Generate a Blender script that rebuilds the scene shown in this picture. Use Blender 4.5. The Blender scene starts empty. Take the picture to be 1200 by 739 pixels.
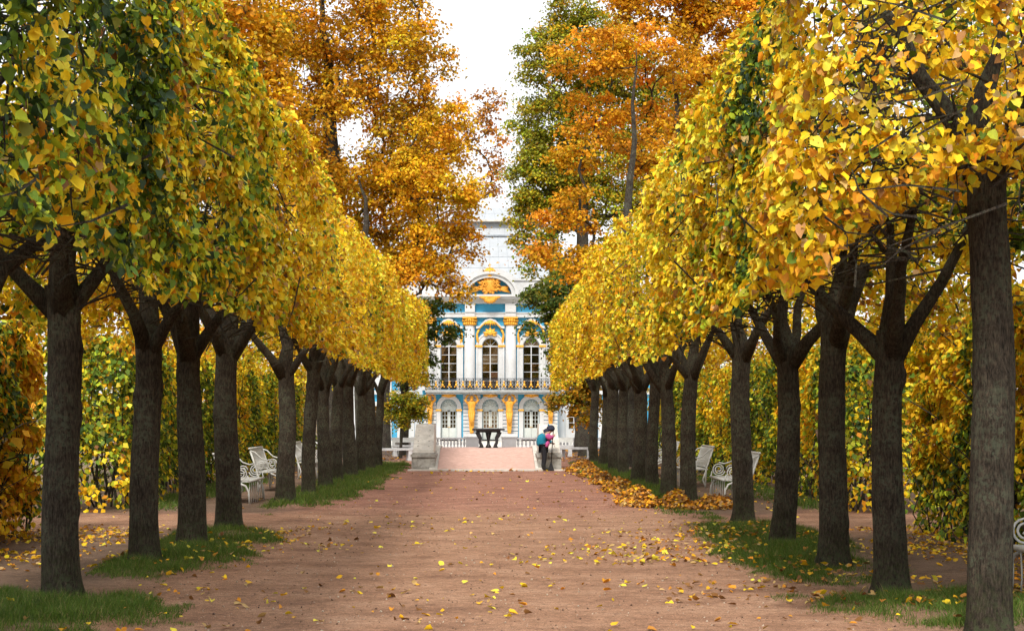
import bpy, bmesh, math, random
import numpy as np
from mathutils import Vector, Matrix

random.seed(7)
RNG = np.random.default_rng(11)
SC = bpy.context.scene
COL = SC.collection
R = math.radians
PI = math.pi

# ---------------------------------------------------------------- camera
CAM_H = 1.7
cam_d = bpy.data.cameras.new('camera')
cam = bpy.data.objects.new('camera', cam_d)
COL.objects.link(cam)
cam.location = (0, 0, CAM_H)
cam.rotation_euler = (R(90), 0, 0)
cam_d.sensor_width = 36
cam_d.lens = 54
cam_d.shift_x = 29 / 1200
cam_d.shift_y = 118.5 / 1200
cam_d.clip_start = 0.1
cam_d.clip_end = 3000
SC.camera = cam

# ---------------------------------------------------------------- sky and sun (bright overcast afternoon)
SUN_EL, SUN_AZ = R(47), R(194)          # sun behind the camera, over its left shoulder (azimuth from +Y clockwise)
w = bpy.data.worlds.new('World'); SC.world = w; w.use_nodes = True
nt = w.node_tree; nt.nodes.clear()
sky = nt.nodes.new('ShaderNodeTexSky'); sky.sky_type = 'NISHITA'; sky.sun_disc = False
sky.sun_elevation = SUN_EL; sky.sun_rotation = SUN_AZ
sky.air_density = 1.5; sky.dust_density = 6.0; sky.ozone_density = 1.0
hs = nt.nodes.new('ShaderNodeHueSaturation'); hs.inputs['Saturation'].default_value = 0.12
mul = nt.nodes.new('ShaderNodeMix'); mul.data_type = 'RGBA'; mul.blend_type = 'MIX'
mul.inputs[0].default_value = 0.72
mul.inputs[7].default_value = (8.6, 8.9, 9.3, 1)
bg = nt.nodes.new('ShaderNodeBackground'); bg.inputs[1].default_value = 0.11
wo = nt.nodes.new('ShaderNodeOutputWorld')
nt.links.new(sky.outputs[0], hs.inputs['Color'])
nt.links.new(hs.outputs[0], mul.inputs[6])
nt.links.new(mul.outputs[2], bg.inputs[0])
nt.links.new(bg.outputs[0], wo.inputs[0])

sd = bpy.data.lights.new('sun', 'SUN'); sd.energy = 2.3; sd.angle = R(10); sd.color = (1.0, 0.95, 0.87)
sun = bpy.data.objects.new('sun', sd); COL.objects.link(sun)
sdir = Vector((math.sin(SUN_AZ) * math.cos(SUN_EL), math.cos(SUN_AZ) * math.cos(SUN_EL), math.sin(SUN_EL)))
sun.rotation_euler = sdir.to_track_quat('Z', 'Y').to_euler()
sun.location = (-20, -30, 40)

SC.view_settings.view_transform = 'Standard'
SC.view_settings.look = 'None'
SC.view_settings.exposure = 0.72
SC.view_settings.gamma = 1.0
SC.view_settings.use_curve_mapping = False
SC.render.engine = 'CYCLES'
SC.cycles.max_bounces = 6
SC.cycles.diffuse_bounces = 3
SC.cycles.glossy_bounces = 2
SC.cycles.transmission_bounces = 4
SC.cycles.use_adaptive_sampling = True
SC.cycles.adaptive_threshold = 0.02

# ---------------------------------------------------------------- node helpers and materials
def newmat(name):
    m = bpy.data.materials.new(name); m.use_nodes = True
    n = m.node_tree; n.nodes.clear()
    o = n.nodes.new('ShaderNodeOutputMaterial')
    p = n.nodes.new('ShaderNodeBsdfPrincipled')
    n.links.new(p.outputs[0], o.inputs[0])
    return m, n, p, o

def N(n, t, **kw):
    x = n.nodes.new(t)
    for k, v in kw.items():
        if k in x.inputs: x.inputs[k].default_value = v
        else: setattr(x, k, v)
    return x

def noise(n, vec, scale, detail=4, rough=0.55):
    x = N(n, 'ShaderNodeTexNoise', Scale=scale, Detail=detail, Roughness=rough)
    if vec is not None: n.links.new(vec, x.inputs['Vector'])
    return x

def ramp(n, fac, stops):
    x = n.nodes.new('ShaderNodeValToRGB')
    e = x.color_ramp.elements
    while len(e) < len(stops): e.new(0.5)
    for i, (p, c) in enumerate(stops):
        e[i].position = p; e[i].color = (c[0], c[1], c[2], 1) if len(c) == 3 else c
    n.links.new(fac, x.inputs[0])
    return x

def mix(n, fac, a, b, mode='MIX'):
    x = n.nodes.new('ShaderNodeMix'); x.data_type = 'RGBA'; x.blend_type = mode
    for sock, v in ((x.inputs[0], fac), (x.inputs[6], a), (x.inputs[7], b)):
        if hasattr(v, 'is_linked') or isinstance(v, bpy.types.NodeSocket): n.links.new(v, sock)
        elif isinstance(v, (int, float)): sock.default_value = v
        else: sock.default_value = (v[0], v[1], v[2], 1)
    return x.outputs[2]

def bump(n, p, h, strength=0.4, dist=0.01):
    b = N(n, 'ShaderNodeBump', Strength=strength, Distance=dist)
    n.links.new(h, b.inputs['Height']); n.links.new(b.outputs[0], p.inputs['Normal'])
    return b

def simple(name, col, rough=0.6, var=0.12, scale=3.0, metal=0.0, bmp=0.15, spec=0.35, dirt=None):
    m, n, p, o = newmat(name)
    tc = N(n, 'ShaderNodeTexCoord')
    nz = noise(n, tc.outputs['Object'], scale, 5, 0.6)
    dark = tuple(c * (1 - var * 2) for c in col); light = tuple(min(1, c * (1 + var)) for c in col)
    c = ramp(n, nz.outputs[0], [(0.3, dark), (0.65, light)]).outputs[0]
    if dirt:
        nz2 = noise(n, tc.outputs['Object'], scale * 2.7, 6, 0.65)
        f = ramp(n, nz2.outputs[0], [(0.5, (0, 0, 0)), (0.75, (0.75, 0.75, 0.75))])
        c = mix(n, f.outputs[0], c, dirt)
    n.links.new(c, p.inputs['Base Color'])
    p.inputs['Roughness'].default_value = rough
    p.inputs['Metallic'].default_value = metal
    p.inputs['Specular IOR Level'].default_value = spec
    if bmp:
        nb = noise(n, tc.outputs['Object'], scale * 9, 5, 0.6)
        bump(n, p, nb.outputs[0], bmp, 0.02)
    return m

def leafmat(name, transl=0.2, rough=0.58, spec=0.16, boost=1.25):
    m, n, p, o = newmat(name)
    at = N(n, 'ShaderNodeAttribute', attribute_name='Col')
    geo = N(n, 'ShaderNodeNewGeometry')
    tc = N(n, 'ShaderNodeTexCoord')
    nz = noise(n, tc.outputs['Object'], 55, 2)
    c = mix(n, 0.35, at.outputs['Color'], ramp(n, nz.outputs[0], [(0.3, (0.55, 0.5, 0.45)), (0.62, (1.15, 1.1, 1.0))]).outputs[0], 'MULTIPLY')
    n.links.new(c, p.inputs['Base Color'])
    p.inputs['Roughness'].default_value = rough
    p.inputs['Specular IOR Level'].default_value = spec
    tr = N(n, 'ShaderNodeBsdfTranslucent')
    c2 = mix(n, 1.0, c, (boost, boost, boost * 0.8), 'MULTIPLY')
    n.links.new(c2, tr.inputs[0])
    ms = N(n, 'ShaderNodeMixShader'); ms.inputs[0].default_value = transl
    n.links.new(p.outputs[0], ms.inputs[1]); n.links.new(tr.outputs[0], ms.inputs[2])
    n.links.new(ms.outputs[0], o.inputs[0])
    return m

def barkmat(name, base, lichen=(0.10, 0.115, 0.075), moss=True):
    m, n, p, o = newmat(name)
    tc = N(n, 'ShaderNodeTexCoord')
    mp = N(n, 'ShaderNodeMapping'); mp.inputs['Scale'].default_value = (1, 1, 0.22)
    n.links.new(tc.outputs['Object'], mp.inputs[0])
    n1 = noise(n, mp.outputs[0], 62, 7, 0.75)
    n2 = noise(n, tc.outputs['Object'], 3.2, 4, 0.6)
    n3 = noise(n, tc.outputs['Object'], 24, 5, 0.7)
    c = ramp(n, n1.outputs[0], [(0.36, tuple(b * 0.22 for b in base)), (0.49, base), (0.64, tuple(b * 2.3 for b in base))]).outputs[0]
    c = mix(n, 0.8, c, ramp(n, n2.outputs[0], [(0.3, (0.6, 0.58, 0.55)), (0.7, (1.25, 1.25, 1.2))]).outputs[0], 'MULTIPLY')
    f = N(n, 'ShaderNodeMath', operation='MULTIPLY')
    a1 = ramp(n, n2.outputs[0], [(0.42, (0, 0, 0)), (0.62, (1, 1, 1))]); a2 = ramp(n, n3.outputs[0], [(0.46, (0, 0, 0)), (0.58, (0.8, 0.8, 0.8))])
    n.links.new(a1.outputs[0], f.inputs[0]); n.links.new(a2.outputs[0], f.inputs[1])
    c = mix(n, f.outputs[0], c, lichen)
    if moss:
        sx = N(n, 'ShaderNodeSeparateXYZ'); n.links.new(tc.outputs['Object'], sx.inputs[0])
        mr = N(n, 'ShaderNodeMapRange'); mr.inputs[1].default_value = 0.65; mr.inputs[2].default_value = 0.0
        n.links.new(sx.outputs[2], mr.inputs[0])
        f2 = N(n, 'ShaderNodeMath', operation='MULTIPLY'); n.links.new(mr.outputs[0], f2.inputs[0])
        a3 = ramp(n, n3.outputs[0], [(0.42, (0, 0, 0)), (0.6, (0.8, 0.8, 0.8))]); n.links.new(a3.outputs[0], f2.inputs[1])
        c = mix(n, f2.outputs[0], c, (0.05, 0.065, 0.02))
    n.links.new(c, p.inputs['Base Color'])
    p.inputs['Roughness'].default_value = 0.9; p.inputs['Specular IOR Level'].default_value = 0.2
    bump(n, p, n1.outputs[0], 1.0, 0.045)
    return m

M = {}
M['leaf'] = leafmat('linden_leaf')
M['farleaf'] = leafmat('tree_leaf', 0.3, 0.6, 0.15)
M['dryleaf'] = leafmat('fallen_leaf', 0.12, 0.6, 0.25)
M['grass'] = leafmat('grass_blade', 0.3, 0.55, 0.25)
M['bark'] = barkmat('linden_bark', (0.05, 0.039, 0.028))
M['limb'] = barkmat('limb_bark', (0.05, 0.039, 0.028), moss=False)
M['oldbark'] = barkmat('old_tree_bark', (0.05, 0.04, 0.032), moss=False)
M['white'] = simple('white_stucco', (0.50, 0.50, 0.495), 0.7, 0.05, 0.8, dirt=(0.41, 0.40, 0.37))
M['blue'] = simple('turquoise_stucco', (0.05, 0.31, 0.50), 0.7, 0.08, 0.8)
M['gold'] = simple('gilded_stucco', (0.76, 0.38, 0.04), 0.42, 0.14, 6, metal=0.35, bmp=0.5)
M['ochre'] = simple('ochre_stucco', (0.68, 0.30, 0.03), 0.6, 0.14, 6, bmp=0.4)
M['roof'] = simple('pale_sheet_roof', (0.36, 0.38, 0.40), 0.5, 0.05, 1.2, bmp=0.05, dirt=(0.31, 0.32, 0.33))
M['lead'] = simple('grey_seam', (0.33, 0.36, 0.39), 0.5, 0.1, 2)
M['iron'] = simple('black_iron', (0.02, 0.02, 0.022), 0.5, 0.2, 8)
M['doorpaint'] = simple('pale_door_paint', (0.52, 0.54, 0.50), 0.5, 0.05, 3)
M['slab'] = simple('balcony_stone', (0.30, 0.30, 0.29), 0.8, 0.12, 3)
M['stone'] = simple('weathered_stone', (0.42, 0.40, 0.36), 0.9, 0.22, 3.5, bmp=0.6, dirt=(0.16, 0.15, 0.12))
M['palestone'] = simple('pale_stone', (0.60, 0.56, 0.50), 0.85, 0.12, 3, bmp=0.4, dirt=(0.36, 0.33, 0.27))
M['darkstone'] = simple('dark_table_stone', (0.022, 0.02, 0.022), 0.4, 0.3, 6)
M['pink'] = simple('pink_gravel_ramp', (0.56, 0.36, 0.30), 0.95, 0.08, 6, bmp=0.5, dirt=(0.47, 0.30, 0.24))
M['benchwhite'] = simple('white_bench_paint', (0.56, 0.56, 0.53), 0.45, 0.08, 9, bmp=0.2, dirt=(0.45, 0.42, 0.36))
M['benchgrey'] = simple('grey_bench_stone', (0.5, 0.5, 0.5), 0.8, 0.12, 6)
M['wood'] = simple('weathered_wood', (0.16, 0.1, 0.06), 0.85, 0.25, 14, bmp=0.5)

def glassmat():
    m, n, p, o = newmat('window_glass')
    p.inputs['Base Color'].default_value = (0.30, 0.235, 0.15, 1); p.inputs['Metallic'].default_value = 1.0
    p.inputs['Roughness'].default_value = 0.06
    p.inputs['Specular IOR Level'].default_value = 1.0
    p.inputs['Coat Weight'].default_value = 0.0
    p.inputs['Coat Roughness'].default_value = 0.04
    p.inputs['Coat IOR'].default_value = 1.9
    tc = N(n, 'ShaderNodeTexCoord'); nz = noise(n, tc.outputs['Object'], 1.6, 2)
    b = bump(n, p, nz.outputs[0], 0.12, 0.05); n.links.new(b.outputs[0], p.inputs['Coat Normal'])
    return m
M['glass'] = glassmat()

# ---------------------------------------------------------------- numpy noise
def _h(ix, iy, iz, seed):
    h = (ix.astype(np.int64) * 374761393 + iy.astype(np.int64) * 668265263 + iz.astype(np.int64) * 2147483647 + seed * 974634777) & 0xFFFFFFFF
    h = ((h ^ (h >> 13)) * 1274126177) & 0xFFFFFFFF
    h = (h ^ (h >> 16)) & 0xFFFFFF
    return h / float(0xFFFFFF)

def vnoise(p, seed=0):
    p = np.asarray(p, float)
    i = np.floor(p); f = p - i; f = f * f * (3 - 2 * f)
    x, y, z = i[:, 0], i[:, 1], i[:, 2]
    out = 0
    for dx in (0, 1):
        wx = f[:, 0] if dx else 1 - f[:, 0]
        for dy in (0, 1):
            wy = f[:, 1] if dy else 1 - f[:, 1]
            for dz in (0, 1):
                wz = f[:, 2] if dz else 1 - f[:, 2]
                out = out + wx * wy * wz * _h(x + dx, y + dy, z + dz, seed)
    return out

def gh(x, y):                                    # gentle relief of the gravel
    x = np.asarray(x, float); y = np.asarray(y, float)
    p = np.stack([x * 0.7, y * 0.55, np.zeros_like(x)], -1).reshape(-1, 3)
    a = vnoise(p, 5).reshape(x.shape) * 0.03 + vnoise(p * 3.1, 6).reshape(x.shape) * 0.012
    return a - 0.021

# ---------------------------------------------------------------- mesh helpers
class MB:
    def __init__(s): s.v = []; s.f = []; s.sm = []
    def add(s, v, f, smooth=False):
        o = len(s.v); s.v += [tuple(a) for a in v]
        s.f += [tuple(i + o for i in q) for q in f]; s.sm += [smooth] * len(f)
        return s
    def box(s, x0, x1, y0, y1, z0, z1):
        return s.add([(x0, y0, z0), (x1, y0, z0), (x1, y1, z0), (x0, y1, z0), (x0, y0, z1), (x1, y0, z1), (x1, y1, z1), (x0, y1, z1)],
                     [(0, 3, 2, 1), (4, 5, 6, 7), (0, 1, 5, 4), (1, 2, 6, 5), (2, 3, 7, 6), (3, 0, 4, 7)])
    def prism(s, poly, y0, y1):                   # polygon in (x, z) extruded along y
        n = len(poly)
        v = [(x, y0, z) for x, z in poly] + [(x, y1, z) for x, z in poly]
        f = [tuple(range(n)), tuple(range(2 * n - 1, n - 1, -1))] + [(i, i + n, (i + 1) % n + n, (i + 1) % n) for i in range(n)]
        return s.add(v, f)
    def strip(s, outer, inner, y0, y1):           # band between two open polylines in (x, z)
        n = len(outer); v = []
        for y in (y0, y1):
            v += [(x, y, z) for x, z in outer] + [(x, y, z) for x, z in inner]
        f = []
        for i in range(n - 1):
            f += [(i, n + i, n + i + 1, i + 1), (2 * n + i, 2 * n + i + 1, 3 * n + i + 1, 3 * n + i),
                  (i, i + 1, 2 * n + i + 1, 2 * n + i), (n + i, 3 * n + i, 3 * n + i + 1, n + i + 1)]
        f += [(0, 2 * n, 3 * n, n), (n - 1, 2 * n - 1, 4 * n - 1, 3 * n - 1)]
        return s.add(v, f)
    def lathe(s, prof, c=(0, 0, 0), n=12, sx=1, sy=1):
        v = []; f = []
        for r, z in prof:
            for k in range(n):
                a = 2 * PI * k / n
                v.append((c[0] + r * math.cos(a) * sx, c[1] + r * math.sin(a) * sy, c[2] + z))
        for i in range(len(prof) - 1):
            for k in range(n):
                f.append((i * n + k, i * n + (k + 1) % n, (i + 1) * n + (k + 1) % n, (i + 1) * n + k))
        f.append(tuple(range(n - 1, -1, -1))); f.append(tuple((len(prof) - 1) * n + k for k in range(n)))
        return s.add(v, f, True)
    def tube(s, pts, rad, n=6, cap=True):
        pts = [Vector(p) for p in pts]
        if not hasattr(rad, '__len__'): rad = [rad] * len(pts)
        v = []; f = []; up = None
        for i, p in enumerate(pts):
            d = (pts[min(i + 1, len(pts) - 1)] - pts[max(i - 1, 0)])
            d = d.normalized() if d.length > 1e-9 else Vector((0, 0, 1))
            if up is None: up = Vector((0, 0, 1)) if abs(d.z) < 0.9 else Vector((0, 1, 0))
            u = d.cross(up)
            u = u.normalized() if u.length > 1e-6 else d.orthogonal().normalized()
            t = u.cross(d); up = t
            for k in range(n):
                a = 2 * PI * k / n
                v.append(p + (u * math.cos(a) + t * math.sin(a)) * rad[i])
        for i in range(len(pts) - 1):
            for k in range(n):
                f.append((i * n + k, i * n + (k + 1) % n, (i + 1) * n + (k + 1) % n, (i + 1) * n + k))
        if cap:
            f.append(tuple(range(n - 1, -1, -1))); f.append(tuple((len(pts) - 1) * n + k for k in range(n)))
        return s.add(v, f, n > 4)
    def ball(s, c, r, sx=1, sy=1, sz=1, n=10, m=7):
        prof = [(max(1e-4, r * math.sin(PI * i / m)), -r * math.cos(PI * i / m) * sz) for i in range(m + 1)]
        return s.lathe(prof, c, n, sx, sy)
    def mesh(s, name):
        me = bpy.data.meshes.new(name); me.from_pydata(s.v, [], s.f)
        me.polygons.foreach_set('use_smooth', s.sm); me.update()
        return me
    def build(s, name, mat, parent=None, loc=(0, 0, 0)):
        return link(name, s.mesh(name), mat, parent, loc)

def link(name, me, mat, parent=None, loc=(0, 0, 0)):
    if mat is not None and not me.materials: me.materials.append(M[mat] if isinstance(mat, str) else mat)
    o = bpy.data.objects.new(name, me); COL.objects.link(o)
    o.location = loc
    if parent is not None: o.parent = parent
    return o

def empty(name, loc, label, cat, group=None, rz=0):
    o = bpy.data.objects.new(name, None); COL.objects.link(o)
    o.location = loc; o.rotation_euler = (0, 0, rz); o.empty_display_size = 0.3
    return tag(o, label, cat, group)

def tag(o, label=None, cat=None, group=None, kind=None):
    if label: o['label'] = label
    if cat: o['category'] = cat
    if group: o['group'] = group
    if kind: o['kind'] = kind
    return o

def copy_tree(o, parent=None):
    c = o.copy(); COL.objects.link(c); c.parent = parent
    for ch in [x for x in o.children]: copy_tree(ch, c)
    return c

def np_mesh(name, V, F, col=None, smooth=False):
    """V (n,3); F (m,k) all faces of the same size; col (m,3) one colour for each face."""
    me = bpy.data.meshes.new(name)
    m, k = F.shape
    me.vertices.add(len(V)); me.vertices.foreach_set('co', np.ascontiguousarray(V, dtype=np.float32).ravel())
    me.loops.add(m * k); me.loops.foreach_set('vertex_index', np.ascontiguousarray(F, dtype=np.int32).ravel())
    me.polygons.add(m); me.polygons.foreach_set('loop_start', np.arange(0, m * k, k, dtype=np.int32))
    if smooth: me.polygons.foreach_set('use_smooth', np.ones(m, dtype=bool))
    me.update(calc_edges=True)
    if col is not None:
        a = me.attributes.new('Col', 'FLOAT_COLOR', 'FACE')
        c = np.ones((m, 4), np.float32); c[:, :3] = col
        a.data.foreach_set('color', c.ravel())
    return me

# leaf outlines (across, along), base at the origin, tip at 1; two halves folded on the midrib
LEAF = {
    'heart': (np.array([(0, 0.04), (-0.27, -0.07), (-0.47, 0.2), (-0.36, 0.6), (0, 1.02), (0.36, 0.6), (0.47, 0.2), (0.27, -0.07)]), np.array([(0, 1, 2, 3, 4), (0, 4, 5, 6, 7)])),
    'oval': (np.array([(0, 0), (-0.42, 0.18), (-0.33, 0.62), (0, 1.0), (0.33, 0.62), (0.42, 0.18)]), np.array([(0, 1, 2, 3), (0, 3, 4, 5)])),
    'kite': (np.array([(0, 0), (-0.42, 0.42), (0, 1.0), (0.42, 0.42)]), np.array([(0, 1, 2, 3)])),
}
def norm(a): return a / np.maximum(np.linalg.norm(a, axis=-1, keepdims=True), 1e-9)

def leaf_frames(nrm, down, rng, tw=0.5):
    nrm = norm(nrm)
    t = norm(down - (down * nrm).sum(-1, keepdims=True) * nrm)
    u = np.cross(t, nrm)
    a = rng.normal(0, tw, (len(nrm), 1))
    t2 = t * np.cos(a) + u * np.sin(a)
    return nrm, t2, np.cross(t2, nrm)

def leaves(name, pos, nrm, size, col, rng, shape='oval', down=None, fold=0.25, tw=0.5):
    if down is None: down = np.tile((0, 0, -1.0), (len(pos), 1)) + rng.normal(0, 0.35, (len(pos), 3))
    n, t, u = leaf_frames(nrm, down, rng, tw)
    P, Fq = LEAF[shape]
    k = len(P)
    fl = fold * rng.uniform(0.2, 1.6, (len(pos), 1))
    cu = rng.uniform(-0.25, 0.5, (len(pos), 1))
    s = np.asarray(size).reshape(-1, 1)
    V = np.empty((len(pos), k, 3))
    for i, (a, b) in enumerate(P):
        V[:, i] = pos + s * (u * a + t * b - n * (fl * abs(a) * -1.0 + cu * b * b))
    if shape == 'heart': V += rng.normal(0, 0.055, V.shape) * s[:, :, None]
    F = (np.arange(len(pos))[:, None, None] * k + Fq[None]).reshape(-1, Fq.shape[1])
    return np_mesh(name, V.reshape(-1, 3), F, np.repeat(col, len(Fq), axis=0))

PAL = {
    'yellow': (0.74, 0.53, 0.018), 'gold': (0.73, 0.41, 0.014), 'orange': (0.64, 0.27, 0.018), 'lemon': (0.74, 0.64, 0.06),
    'lime': (0.42, 0.48, 0.03), 'green': (0.12, 0.20, 0.022), 'dark': (0.035, 0.068, 0.018), 'teal': (0.055, 0.095, 0.05),
    'brown': (0.20, 0.09, 0.025), 'rust': (0.42, 0.185, 0.028), 'tan': (0.50, 0.33, 0.13), 'olive': (0.17, 0.17, 0.02), 'pink': (0.48, 0.25, 0.1)}
def pick_cols(n, weights, rng, jit=0.22):
    k = list(weights); p = np.array([weights[a] for a in k], float); p /= p.sum()
    c = np.array([PAL[a] for a in k])[rng.choice(len(k), n, p=p)]
    return np.clip(c * rng.uniform(1 - jit, 1 + jit, (n, 1)) * rng.uniform(0.92, 1.08, (n, 3)), 0, 0.9)

# ================================================================ THE SETTING
def grid(x0, x1, y0, y1, nx, ny, zf):
    X, Y = np.meshgrid(np.linspace(x0, x1, nx), np.linspace(y0, y1, ny))
    V = np.stack([X, Y, zf(X, Y)], -1).reshape(-1, 3)
    i = np.arange((ny - 1) * nx).reshape(ny - 1, nx)[:, :-1].ravel()
    return V, np.stack([i, i + 1, i + nx + 1, i + nx], -1)

def ground_mats():
    m, n, p, o = newmat('park_soil')
    tc = N(n, 'ShaderNodeTexCoord')
    a = noise(n, tc.outputs['Object'], 0.6, 6); b = noise(n, tc.outputs['Object'], 14, 5, 0.7)
    c = ramp(n, a.outputs[0], [(0.35, (0.07, 0.065, 0.03)), (0.6, (0.16, 0.10, 0.06))]).outputs[0]
    c = mix(n, ramp(n, b.outputs[0], [(0.5, (0, 0, 0)), (0.62, (0.7, 0.7, 0.7))]).outputs[0], c, (0.3, 0.18, 0.06))
    n.links.new(c, p.inputs['Base Color']); p.inputs['Roughness'].default_value = 0.95
    bump(n, p, b.outputs[0], 0.5, 0.03)
    M['soil'] = m
    # gravel: red on the avenue, paler where the cross walk runs, grey-brown on the side walks
    m, n, p, o = newmat('red_gravel')
    tc = N(n, 'ShaderNodeTexCoord')
    sx = N(n, 'ShaderNodeSeparateXYZ'); n.links.new(tc.outputs['Object'], sx.inputs[0])
    wob = noise(n, tc.outputs['Object'], 0.55, 5, 0.6)
    st = N(n, 'ShaderNodeMapping'); st.inputs['Scale'].default_value = (0.7, 0.9, 1); n.links.new(tc.outputs['Object'], st.inputs[0])
    streak = noise(n, st.outputs[0], 1.6, 8, 0.72)
    grit = noise(n, tc.outputs['Object'], 70, 3, 0.75)
    grit2 = noise(n, tc.outputs['Object'], 210, 2, 0.7)
    vor = N(n, 'ShaderNodeTexVoronoi', Scale=95.0); n.links.new(tc.outputs['Object'], vor.inputs['Vector'])
    def mth(op, a, b=None):
        x = N(n, 'ShaderNodeMath', operation=op)
        for s, v in ((x.inputs[0], a), (x.inputs[1], b)):
            if v is None: continue
            if isinstance(v, (int, float)): s.default_value = v
            else: n.links.new(v, s)
        return x.outputs[0]
    wv = mth('MULTIPLY', mth('SUBTRACT', wob.outputs[0], 0.5), 7.0)
    # distance along the avenue with ragged borders
    yy = mth('ADD', sx.outputs[1], wv)
    def band(src, a, b, soft):
        m1 = N(n, 'ShaderNodeMapRange'); m1.inputs[1].default_value = a - soft; m1.inputs[2].default_value = a + soft; n.links.new(src, m1.inputs[0])
        m2 = N(n, 'ShaderNodeMapRange'); m2.inputs[1].default_value = b - soft; m2.inputs[2].default_value = b + soft; m2.inputs[3].default_value = 1; m2.inputs[4].default_value = 0
        n.links.new(src, m2.inputs[0])
        return mth('MULTIPLY', m1.outputs[0], m2.outputs[0])
    red = ramp(n, streak.outputs[0], [(0.3, (0.165, 0.078, 0.056)), (0.5, (0.28, 0.138, 0.098)), (0.72, (0.37, 0.205, 0.145))]).outputs[0]
    tan = ramp(n, streak.outputs[0], [(0.3, (0.175, 0.092, 0.058)), (0.5, (0.30, 0.17, 0.108)), (0.72, (0.40, 0.25, 0.168))]).outputs[0]
    c = mix(n, band(yy, -50, 27.5, 2.2), red, tan)
    ax = mth('ADD', mth('ABSOLUTE', sx.outputs[0]), mth('MULTIPLY', wv, 0.12))
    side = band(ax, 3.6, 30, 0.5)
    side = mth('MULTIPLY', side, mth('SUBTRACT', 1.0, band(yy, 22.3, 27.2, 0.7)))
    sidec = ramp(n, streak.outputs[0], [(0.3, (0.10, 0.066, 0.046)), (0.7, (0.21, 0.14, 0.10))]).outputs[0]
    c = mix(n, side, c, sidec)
    g = ramp(n, grit.outputs[0], [(0.34, (0.42, 0.39, 0.37)), (0.5, (1, 1, 1)), (0.66, (1.5, 1.47, 1.42))]).outputs[0]
    c = mix(n, 0.75, c, g, 'MULTIPLY')
    g2 = ramp(n, grit2.outputs[0], [(0.36, (0.45, 0.43, 0.4)), (0.5, (1, 1, 1)), (0.64, (1.55, 1.5, 1.42))]).outputs[0]
    c = mix(n, 0.7, c, g2, 'MULTIPLY')
    md = noise(n, tc.outputs['Object'], 11, 6, 0.75)
    c = mix(n, 0.8, c, ramp(n, md.outputs[0], [(0.32, (0.55, 0.53, 0.5)), (0.5, (1, 1, 1)), (0.68, (1.3, 1.28, 1.24))]).outputs[0], 'MULTIPLY')
    dk = noise(n, tc.outputs['Object'], 2.3, 5, 0.7)
    c = mix(n, ramp(n, dk.outputs[0], [(0.55, (0, 0, 0)), (0.8, (0.55, 0.55, 0.55))]).outputs[0], c, (0.12, 0.072, 0.05))
    n.links.new(c, p.inputs['Base Color'])
    p.inputs['Roughness'].default_value = 0.95; p.inputs['Specular IOR Level'].default_value = 0.15
    hh = mth('ADD', mth('MULTIPLY', grit.outputs[0], 0.6), mth('MULTIPLY', vor.outputs['Distance'], 0.6))
    bump(n, p, hh, 0.6, 0.012)
    M['gravel'] = m
ground_mats()

V, F = grid(-700, 700, -300, 1500, 60, 60, lambda x, y: x * 0 - 0.06)
tag(link('ground', np_mesh('ground', V, F), 'soil'), kind='structure')
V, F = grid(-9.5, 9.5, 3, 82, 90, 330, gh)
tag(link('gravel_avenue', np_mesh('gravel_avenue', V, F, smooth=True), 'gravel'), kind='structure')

for sg in (-1, 1):
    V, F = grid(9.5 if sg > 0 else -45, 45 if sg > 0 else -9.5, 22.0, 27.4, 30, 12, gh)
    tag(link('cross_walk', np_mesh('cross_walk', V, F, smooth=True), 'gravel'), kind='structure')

# ---------------------------------------------------------------- tree parts
def in_frame(P, m=0):
    """world points to photograph pixels (1200 wide)"""
    s = 1800 / np.maximum(P[:, 1], 0.1)
    return 571 + P[:, 0] * s, 488 - (P[:, 2] - CAM_H) * s, s

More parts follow.
